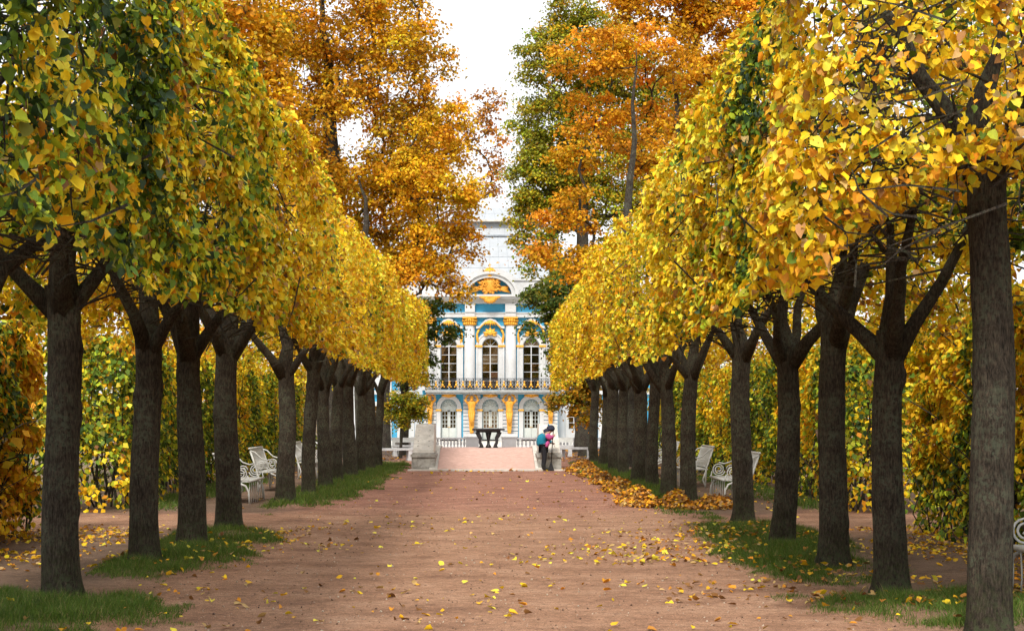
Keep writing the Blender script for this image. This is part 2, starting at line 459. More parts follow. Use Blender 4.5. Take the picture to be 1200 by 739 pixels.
def trunk_mesh(name, r0, h, rng, lean, nth, nz, rtop=0.8, ridge=0.012, knots=2):
    th = np.linspace(0, 2 * PI, nth, endpoint=False)
    zz = np.concatenate([np.linspace(-0.12, 0.3, max(5, nz // 5), endpoint=False), np.linspace(0.3, h, nz)])
    T, Z = np.meshgrid(th, zz)
    ph = rng.uniform(0, 6.28, 4); sd = int(rng.integers(1, 9999))
    r = r0 * (1 + (rtop - 1) * np.clip(Z / h, 0, 1))
    r = r * (1 + np.exp(-np.clip(Z, 0, 9) / 0.13) * (0.30 + 0.17 * np.cos(T * 4 + ph[0]) + 0.09 * np.cos(T * 3 + ph[1])))
    r = r * (1 + 0.035 * np.cos(2 * T + ph[2] + Z * 0.8) + 0.03 * np.cos(3 * T + ph[3] - Z * 0.6))
    r = r + 0.10 * r0 * np.clip((Z - h + 0.45) / 0.45, 0, 1) ** 2
    P = np.stack([np.cos(T) * 6, np.sin(T) * 6, Z * 1.4], -1).reshape(-1, 3)
    a = vnoise(P, sd); b = vnoise(P * np.array([2.1, 2.1, 2.4]), sd + 1)
    rid = (1 - np.abs(2 * a - 1)) * 0.65 + b * 0.5
    r = r + ridge * (rid.reshape(T.shape) - 0.5) * 2
    for k in range(knots):
        kt, kz = rng.uniform(0, 6.28), rng.uniform(0.5, h - 0.2)
        d2 = ((np.angle(np.exp(1j * (T - kt)))) * r0 / 0.06) ** 2 + ((Z - kz) / 0.08) ** 2
        r = r + 0.04 * np.exp(-d2) - 0.055 * np.exp(-d2 * 6)
    bx = lean[0] * Z + 0.03 * np.sin(Z * 1.7 + ph[0]); by = lean[1] * Z + 0.03 * np.sin(Z * 1.3 + ph[1])
    Vv = np.stack([r * np.cos(T) + bx, r * np.sin(T) + by, Z], -1).reshape(-1, 3)
    n = len(zz)
    i = np.arange(n - 1)[:, None] * nth + np.arange(nth)[None]
    j = np.arange(n - 1)[:, None] * nth + (np.arange(nth)[None] + 1) % nth
    Fq = np.stack([i, j, j + nth, i + nth], -1).reshape(-1, 4)
    top = (float(lean[0] * h + 0.03 * math.sin(h * 1.7 + ph[0])), float(lean[1] * h + 0.03 * math.sin(h * 1.3 + ph[1])), h)
    return np_mesh(name, Vv, Fq, smooth=True), top

class Grow:
    """branches that reach for target points; radii from the number of tips each carries"""
    def __init__(s): s.p = []; s.par = []; s.base = []; s.kids = []
    def node(s, p, par, base=0.0):
        s.p.append(np.array(p, float)); s.par.append(par); s.base.append(base); s.kids.append([])
        if par >= 0: s.kids[par].append(len(s.p) - 1)
        return len(s.p) - 1
    def chain(s, pts, par, base=0.0):
        for q in pts: par = s.node(q, par, base)
        return par
    def reach(s, targets, rng, root, step=0.45, bend=0.12, up=0.15):
        d = np.linalg.norm(targets - root, axis=1)
        for t in targets[np.argsort(d)]:
            A = np.array(s.p)
            dd = np.linalg.norm(A - t, axis=1) + 0.35 * np.maximum(0, A[:, 2] - t[2]) + 0.25 * np.linalg.norm(A - root, axis=1)
            k = int(np.argmin(dd)); a = A[k]; L = np.linalg.norm(t - a)
            m = max(2, int(L / step)); par = k
            off = rng.normal(0, bend * L, 3); off[2] = abs(off[2]) * 0.3 - up * L * 0.5
            for i in range(1, m + 1):
                f = i / m
                q = a + (t - a) * f + off * math.sin(PI * f) * 0.7 + rng.normal(0, 0.02 * L, 3) * (f < 1)
                par = s.node(q, par)
    def mesh(s, name, tip=0.008, expo=2.3, cap=1.0, n=5, skip=0, mbx=None):
        r = np.zeros(len(s.p))
        for i in range(len(s.p) - 1, -1, -1):
            r[i] = max((sum(r[k] ** expo for k in s.kids[i]) ** (1 / expo)) if s.kids[i] else tip, tip)
        r = np.minimum(np.maximum(r, np.array(s.base)), cap)
        mb = mbx or MB()
        done = set()
        for i in range(len(s.p)):
            for k in s.kids[i]:
                if s.par[i] >= 0 and s.kids[i] and k == max(s.kids[i], key=lambda q: r[q]): continue
                pts = [s.p[i], s.p[k]]; rr = [min(r[i], r[k] * 1.5), r[k]]; c = k
                while s.kids[c]:
                    c = max(s.kids[c], key=lambda q: r[q]); pts.append(s.p[c]); rr.append(r[c])
                mb.tube(pts, rr, 7 if rr[0] > 0.05 else n if rr[0] > 0.015 else 4)
        return mb.mesh(name)

LEAFVAR = {}
def leaf_variant(key, shape='heart', var=0):
    """one shared leaf mesh for each colour"""
    if (key, var) not in LEAFVAR:
        rg = np.random.default_rng(len(LEAFVAR))
        LEAFVAR[(key, var)] = leaves('leaf', np.zeros((1, 3)), np.array([[0, 0, 1.0]]), [1.0], np.array([PAL[key]]) * rg.uniform(0.9, 1.1), rg, shape, down=np.array([[0, 1.0, 0]]), tw=0, fold=(.15, .35, .55, .8)[var])
        LEAFVAR[(key, var)].materials.append(M['leaf'])
    return LEAFVAR[(key, var)]

def nearest_key(c, keys):
    return min(keys, key=lambda k: sum((PAL[k][i] ** 0.5 - c[i] ** 0.5) ** 2 for i in range(3)))

ORD = ['first', 'second', 'third', 'fourth', 'fifth', 'sixth', 'seventh', 'eighth', 'ninth', 'tenth', 'eleventh', 'twelfth', 'thirteenth', 'fourteenth', 'fifteenth', 'sixteenth']
HU, ZT = 1.55, 5.6          # half width of the clipped crowns, height of their tops

def linden(sg, x, y, ya, yb, pal, label, seed, green=None, endface=(0, 0), r0=0.19, individual=False, head=2.35, nleaf=None, thin_top=False):
    """sg -1 / +1: side of the avenue; crown runs from ya to yb (world) along it"""
    rng = np.random.default_rng(seed)
    z0 = float(gh(np.array([x]), np.array([y]))[0])
    root = empty('clipped_linden', (x, y, z0), label, 'tree', 'clipped lindens lining the avenue')
    inw = -sg
    near = y < 16.5; mid = y < 36
    lean = (rng.normal(0, 0.022), rng.normal(0, 0.02)); r0 *= rng.uniform(0.93, 1.1)
    h = head + rng.uniform(-0.12, 0.12)
    me, top = trunk_mesh('trunk', r0, h, rng, lean, 44 if y < 21 else 22, 84 if y < 21 else 34, ridge=0.014, knots=4)
    link('trunk', me, 'bark', root)
    # limbs
    g = Grow(); b0 = g.node((top[0], top[1], h - 0.3), -1, r0 * 0.8)
    b1 = g.node((top[0], top[1], h - 0.02), b0, r0 * 0.86)
    b1 = g.chain([(top[0] + rng.normal(0, 0.05), top[1] + rng.normal(0, 0.05), h + 0.35)], b1, r0 * 0.62)
    g.chain([(top[0] + rng.normal(0, 0.1), top[1] + rng.normal(0, 0.1), h + 0.4 + 0.45 * k) for k in range(1, 5)], b1, 0.035)
    nl = int(rng.integers(3, 5)); a0 = rng.uniform(0, 6.28)
    for k in range(nl):
        a = a0 + 2 * PI * k / nl + rng.normal(0, 0.25); out = rng.uniform(0.75, 1.35); rise = rng.uniform(1.15, 1.7)
        rl = r0 * rng.uniform(0.36, 0.54); zb = h - rng.uniform(0.0, 0.28); q = b0 if rng.random() < 0.5 else 0
        pts = []
        for f in (0.25, 0.5, 0.75, 1.0):
            d = out * (f ** 0.95); zz = zb - 0.02 + rise * f ** 1.1
            pts.append((top[0] + math.cos(a) * d + rng.normal(0, 0.03), top[1] + math.sin(a) * d * 1.15 + rng.normal(0, 0.03), zz))
        par = 0
        for f, pq in zip((1.0, 0.8, 0.6, 0.4), pts): par = g.node(pq, par, rl * f)
    yl, yh = ya - y, yb - y
    T = np.stack([rng.uniform(-HU * 0.82, HU * 0.82, 90), rng.uniform(yl + .3, yh - .3, 90), rng.uniform(2.75, 4.7, 90)], -1)
    T[:, 2] = np.maximum(T[:, 2], 2.85 + 0.75 * (1 - (T[:, 0] / HU) ** 2))
    g.reach(T if mid else T[:40], rng, np.array([top[0], top[1], h]), 0.4, 0.13)
    mb = MB()
    # fine twigs just under the surface
    nt_ = 260 if y < 21 else 90 if mid else 30
    for k in range(nt_):
        f = rng.random()
        if f < 0.55: e = np.array([inw * HU * rng.uniform(0.7, 0.9), rng.uniform(yl, yh), rng.uniform(2.7, 4.7)]); d = np.array([inw * 0.4, 0, -0.1])
        elif f < 0.8: u = rng.uniform(-HU, HU); e = np.array([u, rng.uniform(yl, yh), 2.7 + 0.7 * (1 - (u / HU) ** 2)]); d = np.array([0, 0, -0.15])
        else: u = rng.uniform(-HU, HU); e = np.array([u, rng.uniform(yl, yh), 4.95 - 0.7 * (u / HU) ** 4 - rng.uniform(0, 0.3)]); d = np.array([0, 0, 0.25])
        d = d + rng.normal(0, 0.22, 3); mbend = rng.normal(0, 0.03, 3)
        mb.tube([e - d, e - d * 0.45 + mbend, e], [0.011, 0.008, 0.004], 3, False)
    tag(link('branches', g.mesh('branches', 0.009, 2.4, r0, 5, mbx=mb), 'limb', root), kind='stuff')
    # leaves
    n = nleaf or (17500 if near else 14500 if y < 21 else 11000 if mid else 7500)
    got = []; cnt = 0
    off = rng.uniform(-0.12, 0.12); zoff = rng.uniform(-0.2, 0.2)
    while cnt < n:
        K = 60000
        u = rng.uniform(-HU - 0.25, HU + 0.25, K); yy = rng.uniform(yl, yh, K); z = rng.uniform(2.4, 5.6, K)
        P = np.stack([u * inw, yy, z], -1)
        W = P + np.array([x, y, 0])
        b1n = vnoise(W * 0.9, 3); b2 = vnoise(W * 2.6, 4); b3 = vnoise(W * 7.0, 8)
        hu = HU + off + (b1n - 0.5) * 0.3 + (b2 - 0.5) * 0.22
        ed = np.clip(np.minimum(yy - yl, yh - yy) / 0.6, 0, 1); ed = 1 - ed * (2 - ed)
        hu = hu - 0.26 * ed
        q = np.clip(np.abs(u) / HU, 0, 1.15)
        zt = ZT + zoff - 0.3 * ed - 0.5 * q ** 6 + (b1n - 0.5) * 0.6 + (b2 - 0.5) * 0.35
        zb = 2.55 + zoff * 0.4 + 0.12 * ed + 0.95 * (1 - np.clip(u / HU, -1, 1) ** 2) + (b2 - 0.5) * 0.3 + (b1n - 0.5) * 0.25
        D = np.stack([hu - u, hu + u, zt - z, z - zb], -1)
        if endface[0]: D = np.concatenate([D, (yy - yl - (b1n - 0.4) * 0.5)[:, None]], 1)
        if endface[1]: D = np.concatenate([D, (yh - yy - (b1n - 0.4) * 0.5)[:, None]], 1)
        d = D.min(1); wh = D.argmin(1)
        pr = np.exp(-np.clip(d, 0, 9) / 0.13) + 0.007
        pr = np.where(wh == 1, pr * 0.45, pr); pr = np.where(wh == 2, pr * 0.6, pr); pr = np.where(wh == 3, pr * 0.75, pr)
        pr *= np.clip(2.6 * (b2 - (0.24 if y < 21 else 0.33)), 0.03, 1.1) * np.clip(3.4 * (b3 - 0.3), 0.08, 1.15)
        edge = np.minimum(yy - yl, yh - yy)
        pr *= np.clip(0.5 + edge / 0.35, 0.0, 1)           # neighbouring crowns stay apart a little
        if thin_top: pr *= np.where((yy < 0.1) & (u < 0.5), 0.55, 1.0)
        ok = (d > 0) & (rng.random(K) < pr)
        got.append((P[ok], wh[ok], d[ok], b1n[ok])); cnt += int(ok.sum())
    P = np.concatenate([a[0] for a in got])[:n]; wh = np.concatenate([a[1] for a in got])[:n]; d = np.concatenate([a[2] for a in got])[:n]
    FD = np.array([(inw, 0, 0), (-inw, 0, 0), (0, 0, 1), (0, 0, -0.25), (0, -1, 0), (0, 1, 0)], float)
    if not endface[0] and endface[1]: FD = np.array([(inw, 0, 0), (-inw, 0, 0), (0, 0, 1), (0, 0, -0.25), (0, 1, 0)], float)
    nr = FD[wh] * 0.8 + np.array([0, 0, 0.42]) + rng.normal(0, 0.62, (n, 3))
    size = (0.042 + 0.066 * rng.beta(1.5, 2.1, n)) * (0.9 if near else 1 if mid else 1.2)
    col = pick_cols(n, pal, rng, 0.36)
    W = P + np.array([x, y, 0])
    # clumps of one colour, not an even mix
    cl = vnoise(W * 1.9, seed + 17)
    if green is not None:
        gw, fun = green
        pg = fun(W) * np.clip((vnoise(W * 1.3, seed + 5) - 0.18) * 2.2, 0, 1.15)
        k = rng.random(n) < pg
        col[k] = pick_cols(int(k.sum()), gw, rng)
    k = (cl > 0.6) & (rng.random(n) < 0.5); col[k] = pick_cols(int(k.sum()), {'yellow': 2, 'lemon': 2, 'gold': 1}, rng)
    k = (cl < 0.27) & (rng.random(n) < 0.4); col[k] = pick_cols(int(k.sum()), {'gold': 3, 'orange': 1.5, 'tan': 1, 'brown': 1.0}, rng)
    keep = np.ones(n, bool); crown_pick = []
    if individual:
        px, py, s = in_frame(W + np.array([0, 0, z0]))
        score = size * s * ((px > 0) & (px < 1200) & (py > 0) & (py < 739) & (d < 0.09) & (wh != 1) & (wh != 2))
        top300 = np.argsort(-score)[:300]; top300 = top300[score[top300] > 0]
        keep[top300] = False; crown_pick = top300
    me = leaves('crown', P[keep], nr[keep], size[keep], col[keep], rng, 'heart' if near else 'oval' if mid else 'kite')
    cr = link('crown', me, 'leaf', root); cr['kind'] = 'stuff'
    if len(crown_pick):
        dn = np.tile((0, 0, -1.0), (len(crown_pick), 1)) + rng.normal(0, 0.35, (len(crown_pick), 3))
        nn, tt, uu = leaf_frames(nr[crown_pick], dn, rng, 0.5)
        keys = list(PAL)
        for j, i in enumerate(crown_pick):
            o = bpy.data.objects.new('leaf', leaf_variant(nearest_key(col[i], keys), 'heart', int(rng.integers(0, 4))))
            COL.objects.link(o); o.parent = cr
            m3 = np.stack([uu[j], tt[j], nn[j]], 1) * size[i]
            o.matrix_local = Matrix([[*m3[0], P[i][0]], [*m3[1], P[i][1]], [*m3[2], P[i][2]], [0, 0, 0, 1]])
    return root

YEL = {'yellow': 5, 'gold': 3.4, 'lemon': 2.2, 'lime': 1.7, 'orange': 0.7, 'tan': 0.5, 'brown': 0.4, 'green': .5}
GLD = {'yellow': 5, 'gold': 4.6, 'lemon': 1.4, 'lime': 0.6, 'orange': 1.1, 'tan': 0.5, 'brown': 0.4}
PALE = {'yellow': 3.4, 'gold': 4.4, 'lemon': 1.4, 'tan': 1.3, 'orange': 1.5, 'green': .5, 'brown': 0.2, 'lime': .4}
MIXD = {'yellow': 3, 'gold': 2, 'lime': 3, 'green': 2.0, 'lemon': 1, 'tan': 0.6, 'orange': .5, 'brown': .4}
GRN = {'teal': 1.8, 'green': 3.8, 'dark': 1.8, 'lime': 1.5, 'olive': .7}
GLM = {'green': 3, 'lime': 3, 'dark': 0.8, 'teal': .5}
ev = lambda c: (lambda W: np.full(len(W), c))

# left row: (depth, x, palette, green)
left = [
    (9.0, -3.9, MIXD, (GRN, ev(2.2))), (12.0, -4.06, MIXD, (GRN, lambda W: np.clip(1.1 - (W[:, 1] - 10.6) / 2.0, 0, 1.0))),
    (14.1, -3.87, YEL, (GLM, ev(0.55))), (17.4, -3.85, YEL, (GLM, ev(0.30))), (19.9, -3.85, GLD, (GLM, ev(0.08))), (22.7, -3.85, GLD, (GLM, ev(0.2))),
    (29.5, -3.85, GLD, None), (33.0, -3.85, YEL, (GLM, ev(.15))), (36.3, -3.85, GLD, None), (39.4, -3.85, GLD, None), (42.4, -3.82, YEL, None),
    (45.2, -3.75, YEL, None), (47.8, -3.65, GLD, None), (50.2, -3.55, YEL, (GLM, ev(.2)))]
right = [
    (11.75, 3.86, PALE, (GRN, lambda W: np.clip(1.5 - np.abs(W[:, 1] - 13.2) / .7, 0, 1.3))), (14.75, 3.86, YEL, (GRN, lambda W: np.clip(1.5 - np.abs(W[:, 1] - 13.4) / 1.0, 0.08, 1.3))), (17.3, 3.86, YEL, (GLM, ev(.25))), (20.0, 3.87, YEL, (GRN, lambda W: np.clip(0.5 - np.abs(W[:, 1] - 18.8) / 1.4, 0, 1))),
    (24.4, 4.05, YEL, (GLM, ev(0.3))), (29.6, 3.85, YEL, (GLM, ev(.12))), (32.6, 3.85, GLD, None), (35.8, 3.85, GLD, None), (39.0, 3.85, YEL, (GLM, ev(.25))),
    (43.6, 3.85, GLD, None), (46.8, 3.85, YEL, None), (51.0, 3.85, YEL, (GLM, ev(.3))), (55.5, 3.85, GLD, None)]
for sg, row, nm in ((-1, left, 'left'), (1, right, 'right')):
    for i, (d, x, pal, gr) in enumerate(row):
        a = (row[i - 1][0] + d) / 2 if i else d - (1.7 if sg < 0 else 1.35)
        b = (row[i + 1][0] + d) / 2 if i + 1 < len(row) else d + 1.2
        if sg < 0 and d == 22.7: b = 25.2
        if sg < 0 and d == 29.5: a = 25.6
        if sg < 0:
            lab = 'clipped linden whose dark green crown hangs in at the upper left, trunk out of view' if i == 0 else \
                'clipped linden at the left edge, its trunk cut by the frame' if i == 1 else \
                f'{ORD[i - 2]} whole trunk of the left row counted from the front, a clipped linden'
        else:
            lab = 'foremost clipped linden of the right row, lichen on its thick trunk, pale yellow leaves' if i == 0 else \
                f'clipped linden with a dark trunk, {ORD[i]} from the front in the right row'
        if sg < 0 and i == 2: lab = 'clipped linden with the foremost whole trunk of the left row, on its own grass patch'
        linden(sg, x, d, a, b, pal, lab, 100 + i * 7 + (50 if sg > 0 else 0), gr, endface=(i == 0, i == len(row) - 1),
               r0=0.152 if (sg > 0 and i == 0) else [0.17, 0.148, 0.165, 0.155, 0.17][i % 5] if d < 28 else [0.165, 0.15, 0.175, 0.155][i % 4], individual=d < 18, nleaf=15000 if (sg > 0 and i == 0) else None, head=3.75 if (sg > 0 and i == 0) else [2.7, 2.6, 2.85, 2.65, 2.75][i % 5])

# ================================================================ HEDGES
def hedge(sg, y0, y1, label, seed, pal, n, hgt=3.1, loose=False, xi=6.35, th=1.1):
    rng = np.random.default_rng(seed)
    root = empty('clipped_hedge', (sg * (xi + th / 2), (y0 + y1) / 2, 0), label, 'hedge')
    ox, oy = root.location.x, root.location.y
    L = y1 - y0; mb = MB()
    for k in range(int(L * (11 if loose else 6))):
        bx = rng.uniform(-th * 0.42, th * 0.42); by = rng.uniform(-L / 2 + .1, L / 2 - .1)
        p = np.array([bx, by, -0.05]); pts = [p]; hh = rng.uniform(1.4, hgt - 0.1)
        for f in range(5):
            p = p + np.array([rng.normal(0, 0.09), rng.normal(0, 0.12), hh / 5]); pts.append(p)
        r = rng.uniform(0.012, 0.03); mb.tube(pts, [r, r * .9, r * .75, r * .6, r * .45, r * .25], 4)
        for q in range(5 if loose else 3):
            a = pts[int(rng.integers(1, 5))]; dd = np.array([rng.normal(0, 0.3), rng.normal(0, 0.4), rng.uniform(0.15, 0.6)])
            mb.tube([a, a + dd * 0.5 + rng.normal(0, .04, 3), a + dd], [r * .5, r * .4, r * .2], 3, False)
    tag(mb.build('stems', 'limb', root), kind='stuff')
    got = []; cnt = 0
    while cnt < n:
        K = 80000
        u = rng.uniform(-th / 2 - .2, th / 2 + .2, K); y = rng.uniform(-L / 2 - .2, L / 2 + .2, K); z = rng.uniform(0.05, hgt + .3, K)
        P = np.stack([u, y, z], -1); W = P + np.array([ox, oy, 0])
        b = vnoise(W * 1.0, 31); b2 = vnoise(W * 2.8, 32)
        h2 = th / 2 + (b - .5) * .34 + (b2 - .5) * .2
        D = np.stack([h2 - u, h2 + u, hgt + (b - .5) * .3 + (b2 - .5) * .25 - z, L / 2 + (b - .5) * .25 - y, L / 2 + (b - .5) * .25 + y], -1)
        d = D.min(1); wh = D.argmin(1)
        pr = np.exp(-np.clip(d, 0, 9) / 0.16) + 0.02
        back = wh == (0 if sg > 0 else 1)
        pr = np.where(back, pr * .35, pr)
        pr *= np.clip((b2 - (0.30 if loose else 0.22)) * 2.6, 0.02, 1.0) * np.clip(0.12 + z / 1.2, 0, 1)
        ok = (d > 0) & (rng.random(K) < pr); got.append((P[ok], wh[ok])); cnt += int(ok.sum())
    P = np.concatenate([a[0] for a in got])[:n]; wh = np.concatenate([a[1] for a in got])[:n]
    FD = np.array([(1, 0, 0), (-1, 0, 0), (0, 0, 1), (0, 1, 0), (0, -1, 0)], float)
    nr = FD[wh] * .8 + np.array([0, 0, .4]) + rng.normal(0, .5, (n, 3))
    W = P + np.array([ox, oy, 0])
    col = pick_cols(n, pal, rng)
    g = vnoise(W * np.array([.9, .55, .5]), seed); k = (g > .47) & (rng.random(n) < .75)
    col[k] = pick_cols(int(k.sum()), {'green': 3, 'lime': 2, 'dark': 2.2, 'olive': 1}, rng)
    k = (g < .3) & (rng.random(n) < .5); col[k] = pick_cols(int(k.sum()), {'gold': 3, 'orange': 1.2, 'yellow': 2}, rng)
    me = leaves('foliage', P, nr, rng.uniform(.06, .115, n) * (1 if y0 < 25 else 1.2), col, rng, 'oval' if y0 < 25 else 'kite')
    tag(link('foliage', me, 'leaf', root), kind='stuff')
    return root

HP = {'yellow': 4, 'gold': 2, 'lime': 2.5, 'green': 2.2, 'orange': .3, 'brown': .4, 'lemon': .8}
hedge(-1, 15.0, 21.9, 'loose yellow hedge with bare dark stems at the left edge, before the cross walk', 301, {'gold': 4, 'orange': 2.5, 'yellow': 3, 'brown': .5, 'lemon': .4}, 28000, 3.0, True)
hedge(-1, 27.2, 57, 'tall green and yellow hedge wall behind the left row, beyond the cross walk', 302, HP, 52000, th=1.7)
hedge(1, 11.5, 23.0, 'tall yellow hedge at the right edge with fallen leaves along its foot', 303, {'gold': 3, 'yellow': 5, 'lime': 1.6, 'orange': .5, 'brown': .5, 'green': .8}, 38000, 3.05, True)
hedge(1, 27.0, 60, 'tall yellow hedge wall behind the right row, beyond the cross walk', 304, HP, 56000, th=1.7)

# ================================================================ TALL TREES BEHIND
def big_tree(name, label, px, depth, lobes, pal, seed, r0=0.32, clump=0.62, per=110, lsize=0.16, dens=1.0, flat=0.55, group=None, hgt=None, mat='farleaf', tips=None, bare=0, trunk_lean=0.0):
    """lobes: (px, py, rx, ry, dy) measured in the photograph at the tree's own distance, turned into metres"""
    rng = np.random.default_rng(seed); s = 1800 / depth
    x = (px - 571) / s
    root = empty(name, (x, depth, -0.05), label, 'tree', group)
    LB = [((a - 571) / s - x, dy, CAM_H + (488 - b) / s, rx / s, ry / s) for a, b, rx, ry, dy in lobes]
    C = []
    for cx, cy, cz, rx, rz in LB:
        ry = (rx + rz) / 2 * 0.9
        n = max(6, int(dens * 1.15 * (rx * ry * rz) ** (2 / 3) * 4.2 / (clump ** 2)))
        d = norm(rng.normal(0, 1, (n, 3))) * (rng.uniform(0.2, 1.0, (n, 1)) ** 0.45)
        C.append(np.array([cx, cy, cz]) + d * np.array([rx, ry, rz]))
    C = np.concatenate(C); C = C[C[:, 2] > 0.9]
    ztop = C[:, 2].max(); h = hgt or ztop * 0.82
    zlo = min(C[:, 2].min() + 0.5, h * 0.5)
    me, top = trunk_mesh('trunk', r0, zlo if zlo > 1.2 else 1.2, rng, (trunk_lean, 0), 14, 12, 0.85, 0.02, 0)
    link('trunk', me, 'oldbark', root)
    g = Grow(); par = -1; nz = 12
    wob = rng.normal(0, 0.18, (nz + 1, 2)).cumsum(0) * 0.6
    for k in range(nz + 1):
        f = k / nz; z = top[2] - 0.25 + (h - top[2]) * f
        par = g.node((top[0] + trunk_lean * (z - top[2]) + wob[k, 0] * f, top[1] + wob[k, 1] * f, z), par, r0 * (0.86 * (1 - f) + 0.09))
    g.reach(C, rng, np.array([top[0], top[1], top[2]]), 0.9, 0.12, 0.12)
    link('limbs', g.mesh('limbs', 0.014, 2.35, r0, 5), 'oldbark', root)
    n = len(C) * per
    ci = np.repeat(np.arange(len(C)), per)
    rad = clump * rng.uniform(0.6, 1.35, len(C))[ci][:, None]
    dd = rng.normal(0, 0.55, (n, 3)); dd[:, 2] *= flat
    P = C[ci] + dd * rad; P[:, 2] -= 0.25 * (dd[:, :2] ** 2).sum(1) * rad[:, 0]
    k = P[:, 2] > 0.3; P = P[k]; ci = ci[k]; n = len(P)
    nr = np.tile((0, 0, 0.75), (n, 1)) + norm(P - C[ci]) * 0.45 + rng.normal(0, 0.45, (n, 3))
    W = P + np.array([x, depth, 0])
    col = pick_cols(n, pal[0], rng)
    if len(pal) > 1:
        zone = vnoise(W * 0.28, seed) * 0.6 + vnoise(C * 0.9, seed + 2)[ci] * 0.4
        kk = (zone > 0.5) & (rng.random(n) < 0.8); col[kk] = pick_cols(int(kk.sum()), pal[1], rng)
    tint = rng.uniform(0.7, 1.3, len(C))[ci][:, None] * (1 + rng.normal(0, .08, (len(C), 3)))[ci]
    me = leaves('crown', P, nr, rng.uniform(0.7, 1.3, n) * lsize, np.clip((col * .6 + col.mean(0) * .4) * tint, 0, .9), rng, 'kite', tw=2.5)
    tag(link('crown', me, mat, root), kind='stuff')
    return root

OAK = [{'rust': 1.6, 'gold': 4, 'olive': 2, 'orange': 2.2, 'yellow': .6}, {'gold': 4, 'orange': 1.8, 'yellow': 1.2, 'olive': 1}]
MAP = [{'gold': 3, 'yellow': 3, 'orange': 1.6, 'lime': .5}, {'orange': 3, 'gold': 2, 'olive': .8}]
ORM = [{'orange': 4, 'gold': 2.6, 'rust': .8}, {'orange': 2, 'gold': 3, 'olive': .8, 'lime': .4}]
ELM = [{'olive': 3.4, 'green': 1.6, 'lime': 2.2, 'gold': 1.0}, {'olive': 2.4, 'lime': 2.2, 'gold': 2.2, 'orange': .5}]
DKG = [{'dark': 2.4, 'green': 1.8, 'olive': 1.8}, {'dark': 3, 'green': 1, 'olive': 1, 'orange': .25}]
BUS = [{'gold': 3, 'yellow': 2, 'orange': 1.6, 'lime': 1}, {'olive': 2, 'green': 2, 'gold': 1.5}]
TG = 'tall park trees behind the lindens'
big_tree('oak_tree', 'huge russet orange oak towering behind the left row of clipped lindens', 392, 62,
         [(400, 20, 110, 80, 0), (335, 90, 75, 80, 1), (460, 85, 75, 75, -1), (420, 180, 95, 80, -1.5), (485, 175, 60, 70, 0), (470, 265, 55, 65, 0), (360, 200, 60, 70, 2), (430, 300, 60, 55, 0), (410, -90, 100, 70, 0)],
         OAK, 401, 0.6, 0.62, 105, 0.15, 0.95, group=TG)
big_tree('maple_tree', 'golden yellow maple reaching towards the pavilion roof beside the russet oak', 425, 58,
         [(515, 165, 34, 42, 0), (530, 225, 34, 36, -1), (505, 290, 34, 40, 0), (490, 220, 40, 50, 0), (538, 258, 18, 24, 0), (480, 330, 34, 36, 0), (518, 322, 20, 20, 0), (535, 130, 14, 18, 0), (546, 280, 15, 22, 0), (535, 335, 15, 16, 0), (552, 225, 12, 20, 0)],
         MAP, 402, 0.3, 0.5, 110, 0.125, 0.9, group=TG)
big_tree('red_maple_tree', 'thin reddish brown tree tip leaning over the pavilion roof at the gap of sky', 452, 80,
         [(572, 112, 16, 16, 0), (582, 180, 12, 34, 0), (560, 150, 22, 28, 0), (575, 215, 9, 12, 0)], [{'rust': 4, 'orange': 2, 'pink': 1.5, 'brown': 1}], 403, 0.25, 0.5, 42, 0.17, 0.8, group=TG)
big_tree('elm_tree', 'dark golden tree high in the upper left behind the clipped crowns', 265, 56,
         [(275, 30, 60, 70, 0), (235, -10, 60, 60, 0), (300, 110, 45, 60, 0), (270, 150, 50, 60, 1)], [{'olive': 3, 'gold': 2, 'rust': 1.5, 'lime': 1}, {'gold': 3, 'orange': 1}], 404, 0.35, 0.65, 110, 0.18, group=TG)
big_tree('yew_tree', 'dark green low branches in front of the pavilion beside the far left lindens', 474, 68,
         [(505, 355, 26, 12, 0), (515, 385, 24, 14, 0), (498, 415, 22, 14, 0), (490, 370, 26, 26, 1), (485, 440, 22, 16, 0), (478, 400, 22, 40, 1)], DKG, 405, 0.2, 0.42, 90, 0.13, 0.85, 0.35, hgt=6.3)
big_tree('young_maple_tree', 'small bushy green and gold tree with a slim stem, by the stone benches', 470, 63,
         [(474, 472, 26, 16, 0), (468, 486, 20, 10, 0), (490, 478, 14, 14, 0)], [{'olive': 3, 'lime': 2, 'gold': 2, 'green': 1.5}], 406, 0.06, 0.3, 110, 0.1, 1.0, hgt=2.3)
big_tree('elm_tree', 'great olive green elm on the right side of the gap of sky', 682, 74,
         [(645, 65, 40, 50, 0), (640, 130, 42, 50, 0), (632, 205, 36, 48, 0), (660, 170, 55, 70, 1), (632, 262, 38, 40, 0), (700, 60, 60, 60, 1), (700, 200, 55, 80, 1), (670, 10, 30, 30, 0), (745, 90, 55, 60, 2), (750, 200, 50, 60, 2), (800, 110, 50, 60, 3), (640, 325, 34, 34, -1), (620, 230, 20, 30, 0)],
         ELM, 407, 0.4, 0.58, 115, 0.14, 1.05, 0.4, group=TG)
big_tree('orange_maple_tree', 'bright orange maple with a bare dark trunk showing above the right row', 741, 52,
         [(700, 55, 55, 32, 1), (770, 40, 60, 40, 2), (685, 165, 42, 28, 1.5), (675, 240, 45, 28, 1), (640, 292, 24, 16, 0), (770, 150, 40, 50, 2.5), (700, 300, 50, 30, 1), (710, 110, 40, 30, 2), (790, 240, 40, 40, 2)],
         ORM, 408, 0.2, 0.5, 110, 0.13, 0.85, 0.42, group=TG, hgt=14.5, trunk_lean=-0.03)
